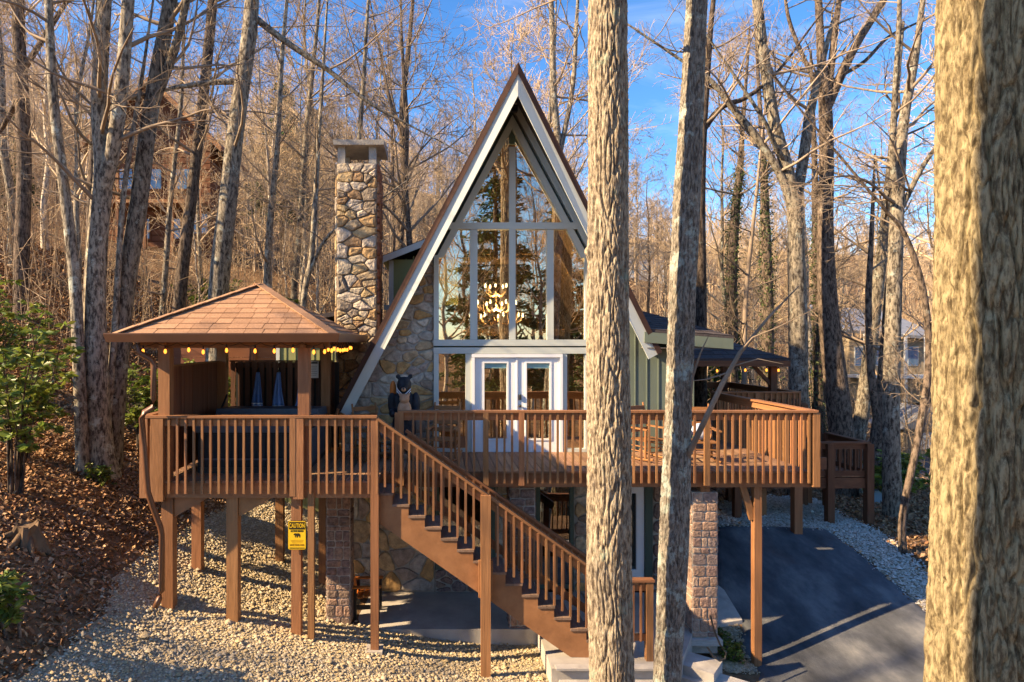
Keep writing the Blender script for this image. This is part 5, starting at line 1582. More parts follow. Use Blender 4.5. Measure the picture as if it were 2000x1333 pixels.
def front_tree(name, label, pts, D, m_, amp, fh, fv, seed, limbs, nseg, nside, knobs=(), extra=()):
    rows = px_rows(pts, D)
    gzb = ht(rows[0][0], D)
    rows = [(rows[0][0], D, gzb - .3, rows[0][3] * 1.45), (rows[0][0], D, gzb + .35, rows[0][3] * 1.12)] + [r for r in rows if r[2] > gzb + .9]
    t = thing(name, (rows[0][0], D, gzb), label, 'tree', 'large trunks close to the camera')
    V, Q = bark_trunk(rows, nseg, nside, amp, fh, fv, seed, knobs)
    put('trunk', mesh_np('trunk', V, Q, None, m_, True), t)
    ts = Tubes(); rng = random.Random(seed)
    top = rows[-1]
    for k in range(limbs):
        z = rng.uniform(.0, 1.0)
        zz = 10.5 + z * (top[2] - 10.8)
        i = min(range(len(rows)), key=lambda j: abs(rows[j][2] - zz))
        a = rng.uniform(0, 6.28)
        grow(ts, (rows[i][0], rows[i][1], zz), nrm3((math.cos(a), math.sin(a), rng.uniform(.2, .8))), rng.uniform(2.5, 4.5), .05, 1, rng, (0, 6, 5, 4), .006)
    for e in extra: ts.add([p[:3] for p in e], [p[3] for p in e], 8)
    put('crown', ts.mesh('crown', M['twig']), t)
    return t


front_tree('tree', 'large pale furrowed trunk standing in front of the staircase foot',
           [(1196, 1450, 90), (1195, 1333, 85), (1190, 1100, 84), (1189, 900, 82), (1187, 700, 79), (1187, 500, 77), (1188, 250, 74), (1187, 0, 72), (1190, -250, 64), (1200, -600, 50), (1205, -900, 30)], 8.5, M['bark_front'], .030, 13.0, 1.6, 1, 9, 900, 230, [(6.78, math.pi * 1.06, .075, .06)])
sap = [P(1342, 893, 9.1), P(1368, 840, 8.9), P(1410, 752, 8.8), P(1445, 690, 8.8), P(1500, 622, 8.9), P(1560, 560, 9.0)]
sapr = [(*p, r) for p, r in zip(sap, (.045, .038, .033, .028, .018, .008))]
sap2 = [(*p, r) for p, r in zip([P(1348, 800, 9.1), P(1352, 740, 9.0), P(1368, 690, 9.0), P(1385, 655, 9.0)], (.02, .017, .012, .004))]
sap3 = [(*p, r) for p, r in zip([P(1443, 691, 8.8), P(1470, 660, 8.7), P(1520, 640, 8.6), P(1600, 600, 8.6)], (.014, .011, .008, .003))]
sap4 = [(*p, r) for p, r in zip([P(1425, 728, 8.8), P(1380, 742, 8.8), P(1350, 745, 8.8)], (.012, .009, .004))]
sap5 = [(*p, r) for p, r in zip([P(1432, 716, 8.8), P(1480, 702, 8.8), P(1530, 712, 8.8)], (.010, .008, .003))]
front_tree('tree', 'slimmer leaning trunk with pale lichen and a thin side shoot',
           [(1296, 1450, 52), (1302, 1333, 50), (1312, 1150, 53), (1318, 1000, 55), (1325, 800, 48), (1332, 600, 49), (1341, 400, 49), (1350, 230, 44), (1361, 0, 38), (1372, -250, 34), (1385, -550, 26), (1390, -800, 14)], 9.2, M['bark_lichen'], .021, 15.0, 2.2, 2, 9, 860, 180, (), (sapr, sap2, sap3, sap4, sap5))
front_tree('tree', 'massive deeply furrowed oak trunk at the right edge of the picture',
           [(1928, 1450, 200), (1926, 1333, 190), (1930, 1100, 184), (1935, 900, 182), (1940, 600, 182), (1945, 300, 186), (1950, 0, 188), (1955, -300, 180), (1960, -800, 150), (1960, -1300, 90)], 5.2, M['bark_oak'], .044, 9.0, 1.1, 3, 9, 1100, 360)


def path_tree(label, D, trunk, forks=(), m_='bark_grey', limbs=12, llen=3.0, seed=0, lo=.45, cnt=(0, 5, 5, 3), rmin=.006, tw='twig', ivy=0, group='bare trees around the house'):
    rng = random.Random(seed * 13 + 5)
    rows = px_rows(trunk, D)
    x0, y0 = rows[0][0], D
    g = ht(x0, y0)
    rows = [r for i, r in enumerate(rows) if i == 0 or r[2] > g + .5]
    if rows[0][2] > g: rows = [(x0, D, g - .2, rows[0][3] * 1.25)] + rows
    else: rows = [(x0, D, min(rows[0][2], g - .2), rows[0][3] * 1.15)] + rows[1:]
    # carry on above the frame
    last, prev = rows[-1], rows[-2]
    dv = Vector(last[:3]) - Vector(prev[:3]); dv.normalize()
    h = 4.0
    rows.append((*(Vector(last[:3]) + dv * h), last[3] * .45))
    t = thing('tree', (x0, D, g), label, 'tree', group)
    tk, ts = Tubes(), Tubes()
    c = spline(rows, 40)
    c[:, :2] += np.array([[math.sin(i * .35 + seed) * .02, math.cos(i * .29 + seed) * .03] for i in range(40)])
    tk.add(c[:, :3], np.maximum(c[:, 3], .01), 12)
    lines = [c]
    for fk in forks:
        fr = px_rows(fk, D)
        l_, p_ = Vector(fr[-1][:3]), Vector(fr[-2][:3])
        fr.append((*(l_ + (l_ - p_).normalized() * 3), fr[-1][3] * .4))
        fc = spline(fr, 24)
        fc[:, 1] += np.linspace(0, rng.uniform(-1.2, 1.2), 24)
        tk.add(fc[:, :3], np.maximum(fc[:, 3], .008), 9)
        lines.append(fc)
    for k in range(limbs):
        ln = rng.choice(lines)
        i = int(rng.uniform(lo if ln is c else .15, .98) * (len(ln) - 1))
        a = rng.uniform(0, 6.28)
        d = nrm3((math.cos(a), math.sin(a) * .8, rng.uniform(.05, .75)))
        grow(ts, tuple(ln[i, :3]), d, llen * rng.uniform(.6, 1.3), max(.02, min(.055, ln[i, 3] * .42)), 1, rng, cnt, rmin)
    put('trunk', tk.mesh('trunk', M[m_]), t)
    put('crown', ts.mesh('crown', M[tw]), t)
    if ivy:
        rg = np.random.default_rng(seed)
        n = ivy
        ii = rg.integers(2, 26, n); th = rg.uniform(0, 6.28, n)
        ctr = c[ii, :3] + rg.uniform(-.3, .3, (n, 3)) * np.array((0, 0, 1)) + np.stack([np.cos(th), np.sin(th), 0 * th], 1) * (c[ii, 3:4] + rg.exponential(.07, (n, 1)))
        leafs('ivy', ctr, .055, M['ivy'], t, rg)
    return t


def leafs(name, ctr, size, m_, parent, rg, long=1.0, dirs=None):
    n = len(ctr)
    d = dirs if dirs is not None else rg.normal(0, 1, (n, 3))
    d = d / (np.linalg.norm(d, axis=1)[:, None] + 1e-9)
    s = np.cross(d, rg.normal(0, 1, (n, 3))); s /= np.linalg.norm(s, axis=1)[:, None] + 1e-9
    u = np.cross(d, s)
    sz = (size * rg.uniform(.6, 1.35, n))[:, None]
    V = np.stack([ctr, ctr + d * sz * long + s * sz * .42 + u * sz * .12, ctr + d * sz * 2 * long - u * sz * .15, ctr + d * sz * long - s * sz * .42 + u * sz * .12], 1)
    b = (np.arange(n) * 4)[:, None]
    T = np.concatenate([b + np.array([[0, 1, 2]]), b + np.array([[0, 2, 3]])], 0)
    return put(name, mesh_np(name, V.reshape(-1, 3), None, T, m_), parent)


path_tree('thick lichen-spotted trunk with a high fork left of the gazebo', 15.0, [(196, 925, 66), (194, 860, 50), (190, 700, 44), (187, 560, 40), (192, 420, 38), (200, 330, 36), (196, 200, 30), (206, 0, 28), (212, -200, 20)], [[(203, 370, 30), (228, 290, 28), (248, 200, 26), (264, 90, 24), (282, -60, 20)]], 'bark_grey', 16, 3.0, 1)
path_tree('grey trunk leaning right behind the gazebo corner', 15.5, [(214, 915, 40), (228, 780, 38), (246, 560, 36), (268, 400, 34), (292, 240, 31), (332, 20, 27), (352, -150, 18)], [[(300, 210, 18), (350, 110, 16), (385, 20, 13), (420, -80, 9)]], 'bark_grey', 14, 3.2, 2)
path_tree('slender pale trunk leftmost of the clump by the gazebo', 14.6, [(163, 895, 26), (152, 700, 23), (141, 520, 22), (122, 330, 20), (106, 180, 18), (93, 0, 15), (86, -150, 11)], [], 'bark_grey', 9, 2.6, 3)
path_tree('thin pale stem rising between the two thick trunks of the clump', 15.2, [(205, 880, 14), (222, 640, 12), (236, 470, 11), (250, 330, 10), (270, 180, 8), (290, 60, 5)], [], 'bark_grey', 5, 1.6, 4)
path_tree('tall straight trunk behind the gazebo roof peak', 20.0, [(424, 610, 40), (432, 500, 38), (446, 400, 35), (462, 250, 32), (478, 120, 30), (490, 20, 28), (498, -120, 22)], [[(490, 30, 14), (560, 80, 12), (640, 130, 10), (720, 190, 7), (800, 230, 4)], [(470, 160, 13), (420, 165, 11), (370, 175, 9), (335, 185, 7)]], 'bark_grey', 16, 3.4, 5)
path_tree('grey trunk between the clump and the tall gazebo trunk', 23.0, [(345, 640, 26), (358, 520, 24), (374, 400, 22), (388, 260, 20), (402, 130, 20), (416, 0, 18), (425, -120, 12)], [], 'bark_dark', 13, 3.4, 6)
path_tree('dark trunk at the far left edge of the picture', 22.0, [(42, 620, 30), (45, 480, 28), (46, 350, 26), (42, 200, 25), (38, 60, 23), (38, -80, 18)], [[(50, 130, 12), (100, 60, 10), (150, -10, 8)], [(42, 180, 11), (0, 230, 9), (-40, 260, 6)]], 'bark_dark', 13, 3.4, 7)
path_tree('reddish dark trunk just behind the lichen-spotted trunk', 19.0, [(168, 720, 24), (172, 600, 24), (178, 450, 22), (184, 320, 18), (186, 200, 14)], [], 'bark_dark', 7, 2.6, 8)
path_tree('thin bare tree left of the chimney', 27.0, [(575, 580, 13), (584, 450, 12), (596, 300, 11), (610, 150, 9), (620, 30, 7)], [], 'bark_grey', 12, 3.4, 9, .3)
path_tree('thin bare tree right of the chimney behind the roof', 29.0, [(782, 470, 14), (788, 350, 13), (786, 230, 12), (796, 110, 10), (806, 0, 7)], [[(790, 280, 8), (760, 190, 7), (740, 90, 5)]], 'bark_dark', 14, 3.6, 10, .2)
path_tree('pale forked tree showing above the right roof slope', 27.0, [(1105, 420, 16), (1092, 300, 15), (1082, 180, 13), (1078, 60, 11), (1074, -60, 8)], [[(1094, 300, 10), (1118, 170, 9), (1125, 40, 7)]], 'bark_grey', 14, 3.4, 11, .2)
path_tree('dark straight trunk just right of the leaning lichened trunk', 20.0, [(1368, 650, 22), (1368, 520, 21), (1368, 380, 20), (1372, 240, 18), (1384, 100, 12), (1394, 0, 9)], [[(1370, 260, 12), (1410, 210, 11), (1460, 190, 9), (1520, 140, 6), (1580, 60, 4)]], 'bark_dark', 10, 2.8, 12)
path_tree('big multi-stemmed tree with spreading limbs beyond the deck corner', 20.0, [(1558, 800, 36), (1558, 640, 34), (1556, 500, 31), (1553, 410, 29), (1536, 330, 24), (1510, 230, 22), (1492, 110, 20), (1474, -30, 17)],
          [[(1553, 400, 22), (1572, 330, 20), (1590, 250, 19), (1604, 200, 17)], [(1548, 405, 18), (1522, 340, 15), (1480, 275, 14), (1430, 215, 12), (1385, 160, 9), (1340, 130, 6)], [(1536, 320, 10), (1500, 290, 9), (1460, 240, 7)]], 'bark_grey', 20, 3.0, 13, .5)
path_tree('tall trunk dividing into several upright limbs right of the multi-stemmed tree', 21.5, [(1645, 880, 46), (1632, 740, 42), (1618, 600, 36), (1612, 450, 29), (1614, 330, 26), (1612, 210, 24), (1604, 120, 16), (1598, 0, 13)],
          [[(1614, 215, 18), (1640, 150, 17), (1668, 90, 15), (1710, 20, 13), (1740, -40, 9)], [(1610, 220, 14), (1622, 140, 13), (1630, 60, 12), (1640, -20, 9)], [(1640, 150, 8), (1690, 120, 7), (1740, 70, 6), (1800, 40, 4)], [(1606, 190, 9), (1570, 110, 8), (1545, 40, 7), (1535, -30, 5)]], 'bark_dark', 20, 3.0, 14, .55)
path_tree('straight shaded trunk standing on the slope beyond the landing', 18.0, [(1742, 1015, 32), (1741, 900, 31), (1742, 760, 29), (1746, 600, 27), (1750, 450, 25), (1756, 330, 22), (1766, 230, 18), (1786, 120, 14), (1800, 20, 10)], [[(1752, 400, 13), (1730, 300, 12), (1722, 180, 10), (1715, 60, 8)], [(1750, 430, 10), (1790, 330, 9), (1830, 260, 7)]], 'bark_grey', 18, 2.8, 15, .45)
path_tree('leaning trunk crossing behind the straight shaded trunk', 23.0, [(1672, 900, 28), (1690, 760, 25), (1706, 620, 23), (1722, 500, 20), (1734, 380, 16), (1745, 260, 11)], [], 'bark_grey', 12, 2.8, 16, .4)
path_tree('dark forked trunk behind the landing posts', 21.0, [(1702, 1000, 26), (1712, 880, 28), (1722, 790, 26), (1730, 680, 20), (1738, 560, 16), (1748, 450, 12)], [[(1715, 830, 16), (1700, 720, 14), (1695, 600, 12), (1700, 480, 9)]], 'bark_dark', 9, 2.4, 17, .4)
path_tree('ivy-clad trunk left of the big multi-stemmed tree', 27.0, [(1500, 640, 20), (1498, 520, 19), (1494, 400, 16), (1490, 300, 12), (1484, 200, 8)], [], 'bark_dark', 8, 2.6, 18, .5, ivy=2600)
path_tree('ivy-clad trunk behind the wing roof', 28.0, [(1428, 640, 22), (1430, 520, 20), (1436, 420, 17), (1446, 320, 12), (1452, 230, 8)], [], 'bark_dark', 8, 2.6, 19, .5, ivy=2600)
path_tree('ivy-clad trunk between the multi-stemmed tree and the tall divided trunk', 25.0, [(1598, 830, 24), (1600, 700, 22), (1598, 560, 20), (1594, 420, 15), (1590, 300, 10)], [], 'bark_dark', 8, 2.4, 20, .5, ivy=2400)
path_tree('crooked slim tree arching beside the massive oak trunk', 15.0, [(1762, 1010, 13), (1790, 880, 13), (1812, 740, 13), (1812, 640, 12), (1796, 540, 11), (1762, 450, 9), (1720, 400, 6)], [[(1795, 860, 9), (1830, 800, 8), (1870, 720, 6)]], 'bark_dark', 8, 1.6, 21, .4)
path_tree('thin tree with low spreading twigs beside the rear gazebo', 24.0, [(1455, 660, 9), (1458, 560, 8), (1470, 450, 7), (1480, 350, 5)], [], 'twig', 12, 2.4, 22, .15)
path_tree('pale slim tree rising behind the gazebo roof on its right slope', 21.0, [(592, 600, 12), (608, 500, 11), (618, 380, 10), (622, 260, 8), (630, 150, 6)], [[(600, 545, 7), (640, 470, 6), (700, 430, 4)]], 'bark_grey', 10, 2.6, 23, .25)
path_tree('slim pale sapling left of the tall gazebo trunk', 24.0, [(312, 650, 12), (326, 500, 11), (338, 350, 9), (352, 200, 8), (360, 60, 6)], [], 'bark_grey', 10, 2.8, 24, .25)
path_tree('slim grey tree right of the tall gazebo trunk', 25.0, [(520, 590, 14), (528, 450, 13), (540, 300, 11), (548, 150, 9), (560, 20, 7)], [], 'bark_grey', 13, 3.2, 25, .25)
path_tree('slim tree standing behind the chimney', 24.0, [(690, 560, 12), (698, 420, 11), (700, 280, 10), (712, 140, 8), (720, 0, 6)], [], 'bark_grey', 13, 3.2, 26, .3)

# ---- forest on the hillside: a few kinds, copied one by one
def forest_tree(seed, H, r0, m_trunk, m_tw, cnt, rmin, lo, lean=.05):
    rng = random.Random(seed)
    tk, ts = Tubes(), Tubes()
    rows = [(0, 0, -.5, r0 * 1.3)]
    x = y = 0
    for i in range(1, 9):
        x += rng.gauss(0, lean * H / 8 * 1.2); y += rng.gauss(0, lean * H / 8 * 1.2)
        rows.append((x, y, H * i / 8, r0 * (1 - .85 * i / 8)))
    c = spline(rows, 22)
    tk.add(c[:, :3], np.maximum(c[:, 3], rmin), 7)
    for k in range(cnt[0]):
        t = lo + (1 - lo) * (k + rng.random()) / cnt[0]
        i = min(21, int(t * 21))
        a = rng.uniform(0, 6.28)
        L = H * .26 * (1.15 - .75 * (t - lo) / (1 - lo)) * rng.uniform(.6, 1.25)
        grow(ts, tuple(c[i, :3]), nrm3((math.cos(a), math.sin(a), rng.uniform(.3, 1.1))), L, max(rmin, c[i, 3] * .5), 1, rng, cnt, rmin, .09, .13)
    V = tk.V + ts.V
    off = tk.n
    Q = tk.Q + [q_ + off for q_ in ts.Q]
    me = mesh_np('forest_tree', np.concatenate(V), np.concatenate(Q), None, m_tw, True)
    me.materials.append(m_trunk)
    nt_ = sum(len(q_) for q_ in tk.Q)
    mi = np.zeros(len(me.polygons), np.int32); mi[:nt_] = 1
    me.polygons.foreach_set('material_index', mi)
    return me


kinds = [forest_tree(101, 17, .16, M['bark_pale'], M['twig_warm'], (26, 6, 5, 3), .011, .28),
         forest_tree(102, 20, .20, M['bark_dark'], M['twig'], (28, 6, 5, 3), .012, .35),
         forest_tree(103, 14, .10, M['bark_pale'], M['twig_warm'], (24, 6, 5, 3), .010, .2),
         forest_tree(104, 18, .14, M['bark_grey'], M['twig_warm'], (28, 6, 5, 3), .011, .25, .07),
         forest_tree(105, 11, .06, M['bark_pale'], M['twig_warm'], (22, 5, 5, 2), .009, .15, .07),
         forest_tree(106, 22, .22, M['bark_grey'], M['twig_warm'], (30, 6, 5, 3), .013, .4)]
LBL = ['slim grey bare tree', 'dark tall bare tree', 'short slender bare tree', 'crooked grey bare tree', 'thin young bare sapling', 'very tall bare tree']
rng = random.Random(77)
placed = []


def blocked(x, y):
    if -9 < x < 12 and y < 24.5: return True
    if -22 < x < -11.5 and 30 < y < 46 : return True
    if 27 < x < 38 and 40 < y < 56: return True
    return False


n_t = 0
tries = 0
while n_t < 275 and tries < 9000:
    tries += 1
    D = rng.uniform(22, 40) if n_t < 42 else rng.uniform(40, 105)
    px = rng.uniform(-60, 2260) if rng.random() < .65 else rng.uniform(-60, 800)
    X = (px - CX) * D / F
    if D < 24 and px > 300: continue
    if blocked(X, D): continue
    if px > 1250 and D < 32 and rng.random() < .6: continue
    if any((X - a) ** 2 + (D - b_) ** 2 < (1.2 + .012 * D) ** 2 for a, b_ in placed): continue
    placed.append((X, D))
    g = ht(X, D)
    ki = rng.choices(range(6), (5, 2, 5, 4, 6, 2))[0]
    s = rng.uniform(.75, 1.05) if D < 40 else rng.uniform(.5, .78)
    o = put('bare_tree', kinds[ki], None, Matrix.Translation((X, D, g)) @ Matrix.Rotation(rng.uniform(0, 6.28), 4, 'Z') @ Matrix.Diagonal((s, s, s * rng.uniform(.9, 1.1), 1)))
    where = 'left of the gazebo' if px < 230 else 'above the gazebo roof' if px < 640 else 'behind the chimney and roof' if px < 1150 else 'right of the front trunks' if px < 1450 else 'right of the rear gazebo' if px < 1800 else 'behind the massive oak trunk'
    how = 'close' if D < 40 else 'midway up the hill' if D < 72 else 'high on the hill'
    tag(o, LBL[ki] + ' ' + how + ' ' + where, 'tree', 'bare trees in the hillside wood')
    n_t += 1

# the far crest, where single trees can no longer be told apart
rgf = np.random.default_rng(9)
cheap = []
for sd in (201, 202, 203, 204):
    r_ = random.Random(sd); tb = Tubes()
    tb.add([(0, 0, -.5), (r_.gauss(0, .4), r_.gauss(0, .4), 7), (r_.gauss(0, .8), r_.gauss(0, .8), 15)], [.17, .12, .03], 4)
    for k in range(26):
        z = 3 + 11.5 * k / 26; a = r_.uniform(0, 6.28)
        grow(tb, (0, 0, z), nrm3((math.cos(a), math.sin(a), r_.uniform(.4, 1.2))), r_.uniform(1.6, 4) * (1.15 - z / 18), .05, 2, r_, (0, 0, 5, 0), .022)
    cheap.append((np.concatenate(tb.V), np.concatenate(tb.Q)))
Vs, Qs, off = [], [], 0
for k in range(760):
    D = rgf.uniform(78, 175); px = rgf.uniform(-250, 2450)
    X = (px - CX) * D / F
    v, qd = cheap[k % 4]
    a = rgf.uniform(0, 6.28); s = rgf.uniform(.5, .8)
    vv = np.stack([v[:, 0] * math.cos(a) - v[:, 1] * math.sin(a), v[:, 0] * math.sin(a) + v[:, 1] * math.cos(a), v[:, 2]], 1) * s
    Vs.append(vv + np.array((X, D, ht(X, D)))); Qs.append(qd + off); off += len(v)
tag(put('far_woods', mesh_np('far_woods', np.concatenate(Vs), np.concatenate(Qs), None, M['twig_warm'], True)), 'mass of warm brown bare woods on the far hill crest', 'woods', kind='stuff')

# thin brush and saplings between the trunks
tb = Tubes(); r_ = random.Random(31)
nb = 0
while nb < 2600:
    D = r_.uniform(4.4, 8.6) ** 2; px = r_.uniform(-60, 2000)
    X = (px - CX) * D / F
    if blocked(X, D) or (px > 1250 and D < 26): continue
    if D < 21 and px > 200: continue
    z = ht(X, D); h = r_.uniform(1.2, 5.0)
    lx, ly = r_.gauss(0, .12) * h, r_.gauss(0, .12) * h
    th = .007 + .0003 * D
    tb.add([(X, D, z - .1), (X + lx * .4, D + ly * .4, z + h * .5), (X + lx, D + ly, z + h)], [th * 1.6, th * 1.2, th * .6], 3)
    for k in range(r_.randint(3, 7)):
        t = r_.uniform(.2, .95); a = r_.uniform(0, 6.28); L = r_.uniform(.4, 1.3)
        b0 = (X + lx * t, D + ly * t, z + h * t)
        tb.add([b0, (b0[0] + math.cos(a) * L * .6, b0[1] + math.sin(a) * L * .6, b0[2] + L * r_.uniform(.1, .7)), (b0[0] + math.cos(a + .3) * L, b0[1] + math.sin(a + .3) * L, b0[2] + L * r_.uniform(.3, 1.1))], [th * .8, th * .65, th * .4], 3)
    nb += 1
tag(put('undergrowth', tb.mesh('undergrowth', M['brush'])), 'tangle of thin bare brush between the trunks on the hillside', 'undergrowth', kind='stuff')

# ------------------------------------------------------------------ evergreens
def rhodo(name, label, base, height, spread, nst, seed, size=.085):
    rg = np.random.default_rng(seed); r_ = random.Random(seed)
    x, y = base
    z = ht(x, y)
    t = thing(name, (x, y, z), label, 'shrub', 'evergreen shrubs in the wood')
    tb = Tubes(); tips = []
    for k in range(nst):
        a = r_.uniform(0, 6.28); h = height * r_.uniform(.55, 1.0); s = spread * r_.uniform(.3, 1.0)
        p0 = np.array((x + r_.gauss(0, .08), y + r_.gauss(0, .08), z - .1)); p3 = np.array((x + math.cos(a) * s, y + math.sin(a) * s, z + h))
        p1 = p0 + np.array((math.cos(a) * s * .15, math.sin(a) * s * .15, h * .45)); p2 = p0 * .35 + p3 * .65 + rg.normal(0, .08, 3)
        tb.add([p0, p1, p2, p3], [.028, .022, .014, .006], 5)
        tips.append(p3)
        for j in range(9):
            q_ = p1 * (1 - j / 9) + p3 * (j / 9) + rg.normal(0, .05, 3)
            e = q_ + np.array((r_.gauss(0, .30), r_.gauss(0, .30), r_.uniform(.0, .32))) * min(1.0, spread)
            tb.add([q_, (q_ + e) / 2 + rg.normal(0, .02, 3), e], [.010, .007, .004], 3)
            tips.append(e)
    put('stem', tb.mesh('stem', M['bark_dark']), t)
    tips = np.array(tips)
    n = 11
    ctr = np.repeat(tips, n, 0); an = rg.uniform(0, 6.28, len(ctr))
    d = np.stack([np.cos(an), np.sin(an), rg.uniform(-.75, .35, len(ctr))], 1)
    leafs('foliage', ctr + rg.normal(0, .015, ctr.shape), size, M['rhodo'], t, rg, 1.0, d)
    return t


rhodo('rhododendron', 'tall leggy rhododendron at the left edge of the picture', (-8.3, 12.6), 3.6, 1.1, 11, 1, .10)
rhodo('rhododendron', 'rhododendron left of the tree clump', (-9.2, 14.2), 2.3, 1.2, 16, 2)
rhodo('rhododendron', 'drooping rhododendron between the clump and the gazebo downspout', (-7.9, 17.2), 2.2, 1.0, 16, 3)
rhodo('rhododendron', 'rhododendron far up the left bank', (-12.2, 17.5), 3.2, 1.6, 18, 4)
rhodo('rhododendron', 'low rhododendron at the lower left corner of the picture', (-5.95, 8.75), .75, .35, 5, 5, .07)
rhodo('laurel', 'evergreen laurel seen over the plank panel behind the gazebo', (-6.6, 19.0), 2.6, .9, 12, 6)
rhodo('laurel', 'bright evergreen laurel left of the chimney on the slope', (-6.6, 26.5), 2.6, 1.2, 14, 7, .12)
rhodo('laurel', 'evergreen laurel behind the gazebo roof peak', (-9.8, 27.5), 2.2, 1.2, 14, 8, .12)
rhodo('laurel', 'sunlit laurel thicket downhill of the landing', (14.6, 20.5), 1.6, 1.2, 14, 9, .1)
rhodo('laurel', 'laurel at the roadside below the shaded trunk', (17.5, 25), 1.5, 1.4, 14, 10, .11)
rhodo('laurel', 'small sprout at the foot of the lichen-spotted trunk', (-7.55, 14.3), .4, .25, 5, 11, .05)
rhodo('shrub', 'small dark shrub in the gravel planting bed', G(1428, 1290), .34, .2, 8, 12, .04)
rhodo('shrub', 'tiny shrub against the right pier plinth', G(1405, 1262), .28, .12, 6, 13, .035)


def conifer_mesh(seed, H, R_):
    rg = np.random.default_rng(seed); r_ = random.Random(seed)
    tb = Tubes()
    tb.add([(0, 0, -.5), (0, 0, H * .5), (0, 0, H)], [H * .014, H * .009, .02], 8)
    ctr, dr = [], []
    for k in range(int(H * 9)):
        z = H * (.18 + .80 * r_.random()); L = R_ * (1.08 - z / H) * r_.uniform(.6, 1.15) + .2
        a = r_.uniform(0, 6.28); c, s = math.cos(a), math.sin(a)
        tip = np.array((c * L, s * L, z - L * .12)); b0 = np.array((0, 0, z))
        tb.add([b0, b0 * .5 + tip * .5 + np.array((0, 0, .12 * L)), tip], [.03, .018, .006], 4)
        m = int(26 * L) + 8
        t = rg.uniform(.2, 1.0, m)[:, None]
        p = b0 + (tip - b0) * t + rg.normal(0, .16, (m, 3)) * np.array((1, 1, .55))
        ctr.append(p); dr.append(np.stack([c + rg.normal(0, .8, m), s + rg.normal(0, .8, m), rg.normal(-.05, .5, m)], 1))
    return tb.mesh('trunk', M['bark_dark']), np.concatenate(ctr), np.concatenate(dr), rg


def conifer(label, x, y, H, R_, seed):
    z = ht(x, y)
    t = put('pine_tree', None, None, Matrix.Identity(4)); tag(t, label, 'tree', 'evergreen trees')
    me, ctr, dr, rg = conifer_mesh(seed, H, R_)
    put('trunk', me, t)
    leafs('crown', ctr, .16, M['needle'], t, rg, 1.3, dr)
    t.matrix_basis = Matrix.Translation((x, y, z))
    return t


conifer('evergreen tree high in the wood left of the chimney', -11.5, 48, 13, 3.0, 1)
conifer('small evergreen tree far up the left hillside', -27, 40, 7, 2.0, 2)
conifer('small evergreen tree beside the brown cabin in the wood', -21, 50, 9, 2.2, 3)
conifer('dark evergreen beyond the rear gazebo posts', 13.5, 30, 4.5, 1.6, 4)

# behind the viewer, mirrored in the gable glass
pine = conifer('tall pine behind the viewer, mirrored in the big windows', 3.5, -9, 20, 3.6, 5)
copy_tree(pine, Matrix.Translation((9, -14, ht(9, -14))) @ Matrix.Rotation(2, 4, 'Z'), 'second pine behind the viewer, mirrored in the door panes')
copy_tree(pine, Matrix.Translation((-3, -17, ht(-3, -17))) @ Matrix.Rotation(4, 4, 'Z') @ Matrix.Scale(.85, 4), 'smaller pine behind the viewer, mirrored at the window edge')
for k, (x, y, ki) in enumerate(((0.5, -7, 0), (6, -8, 3), (-4, -12, 1), (12, -10, 5), (2, -22, 1), (8, -24, 0), (-8, -22, 3), (16, -20, 1), (-1, -30, 5), (20, -30, 0), (5, -34, 3), (11, -40, 1), (-10, -36, 0))):
    o = put('bare_tree', kinds[ki], None, Matrix.Translation((x, y, ht(x, y))) @ Matrix.Rotation(k * 1.3, 4, 'Z') @ Matrix.Scale(1.0, 4))
    tag(o, 'bare tree behind the viewer, seen only mirrored in the windows', 'tree', 'mirrored bare trees')

bside = thing('tree', (-3.2, 2.75, ht(-3.2, 2.75)), 'tall trunk beyond the left edge of the picture, seen only by its shadow', 'tree')
tk, ts = Tubes(), Tubes(); r_ = random.Random(4)
tk.add([(-3.2, 2.75, ht(-3.2, 2.75) - .3), (-3.2, 2.75, 6), (-3.22, 2.75, 12), (-3.2, 2.7, 19), (-3.2, 2.7, 24)], [.34, .27, .25, .18, .05], 14)
for k in range(10):
    a = r_.uniform(1.8, 5.2)
    grow(ts, (-3.2, 2.73, 15 + k * .8), nrm3((math.cos(a), math.sin(a), .7)), r_.uniform(2, 4), .06, 1, r_, (0, 5, 5, 3), .008)
put('trunk', tk.mesh('trunk', M['bark_grey']), bside); put('crown', ts.mesh('crown', M['twig']), bside)
o = put('bare_tree', kinds[0], None, Matrix.Translation((-22, 3, ht(-22, 3))))
tag(o, 'bare tree far beyond the left edge, seen only by its shadow', 'tree')

# stump
sx_, sy_ = G(52, 1062)
stp = thing('tree_stump', (sx_, sy_, ht(sx_, sy_)), 'weathered tree stump in the leaf litter at the lower left', 'stump')
prof = []
m2 = MB(); kk = 20
for j, (r0, z0) in enumerate(((.36, -.15), (.27, .05), (.20, .18), (.185, .32), (.13, .30))):
    for i in range(kk):
        a = 2 * math.pi * i / kk
        rr0 = r0 * (1 + .18 * math.sin(a * 5 + 1) * (1 if j < 3 else .4) + random.uniform(-.05, .05))
        m2.v.append((sx_ + rr0 * math.cos(a), sy_ + rr0 * math.sin(a), ht(sx_, sy_) + z0 + (random.uniform(-.05, .08) if j == 3 else 0)))
for j in range(4):
    for i in range(kk): m2.f.append((j * kk + i, j * kk + (i + 1) % kk, (j + 1) * kk + (i + 1) % kk, (j + 1) * kk + i))
m2.f.append(tuple(4 * kk + i for i in range(kk)))
m2.build('wood', M['stump'], stp)
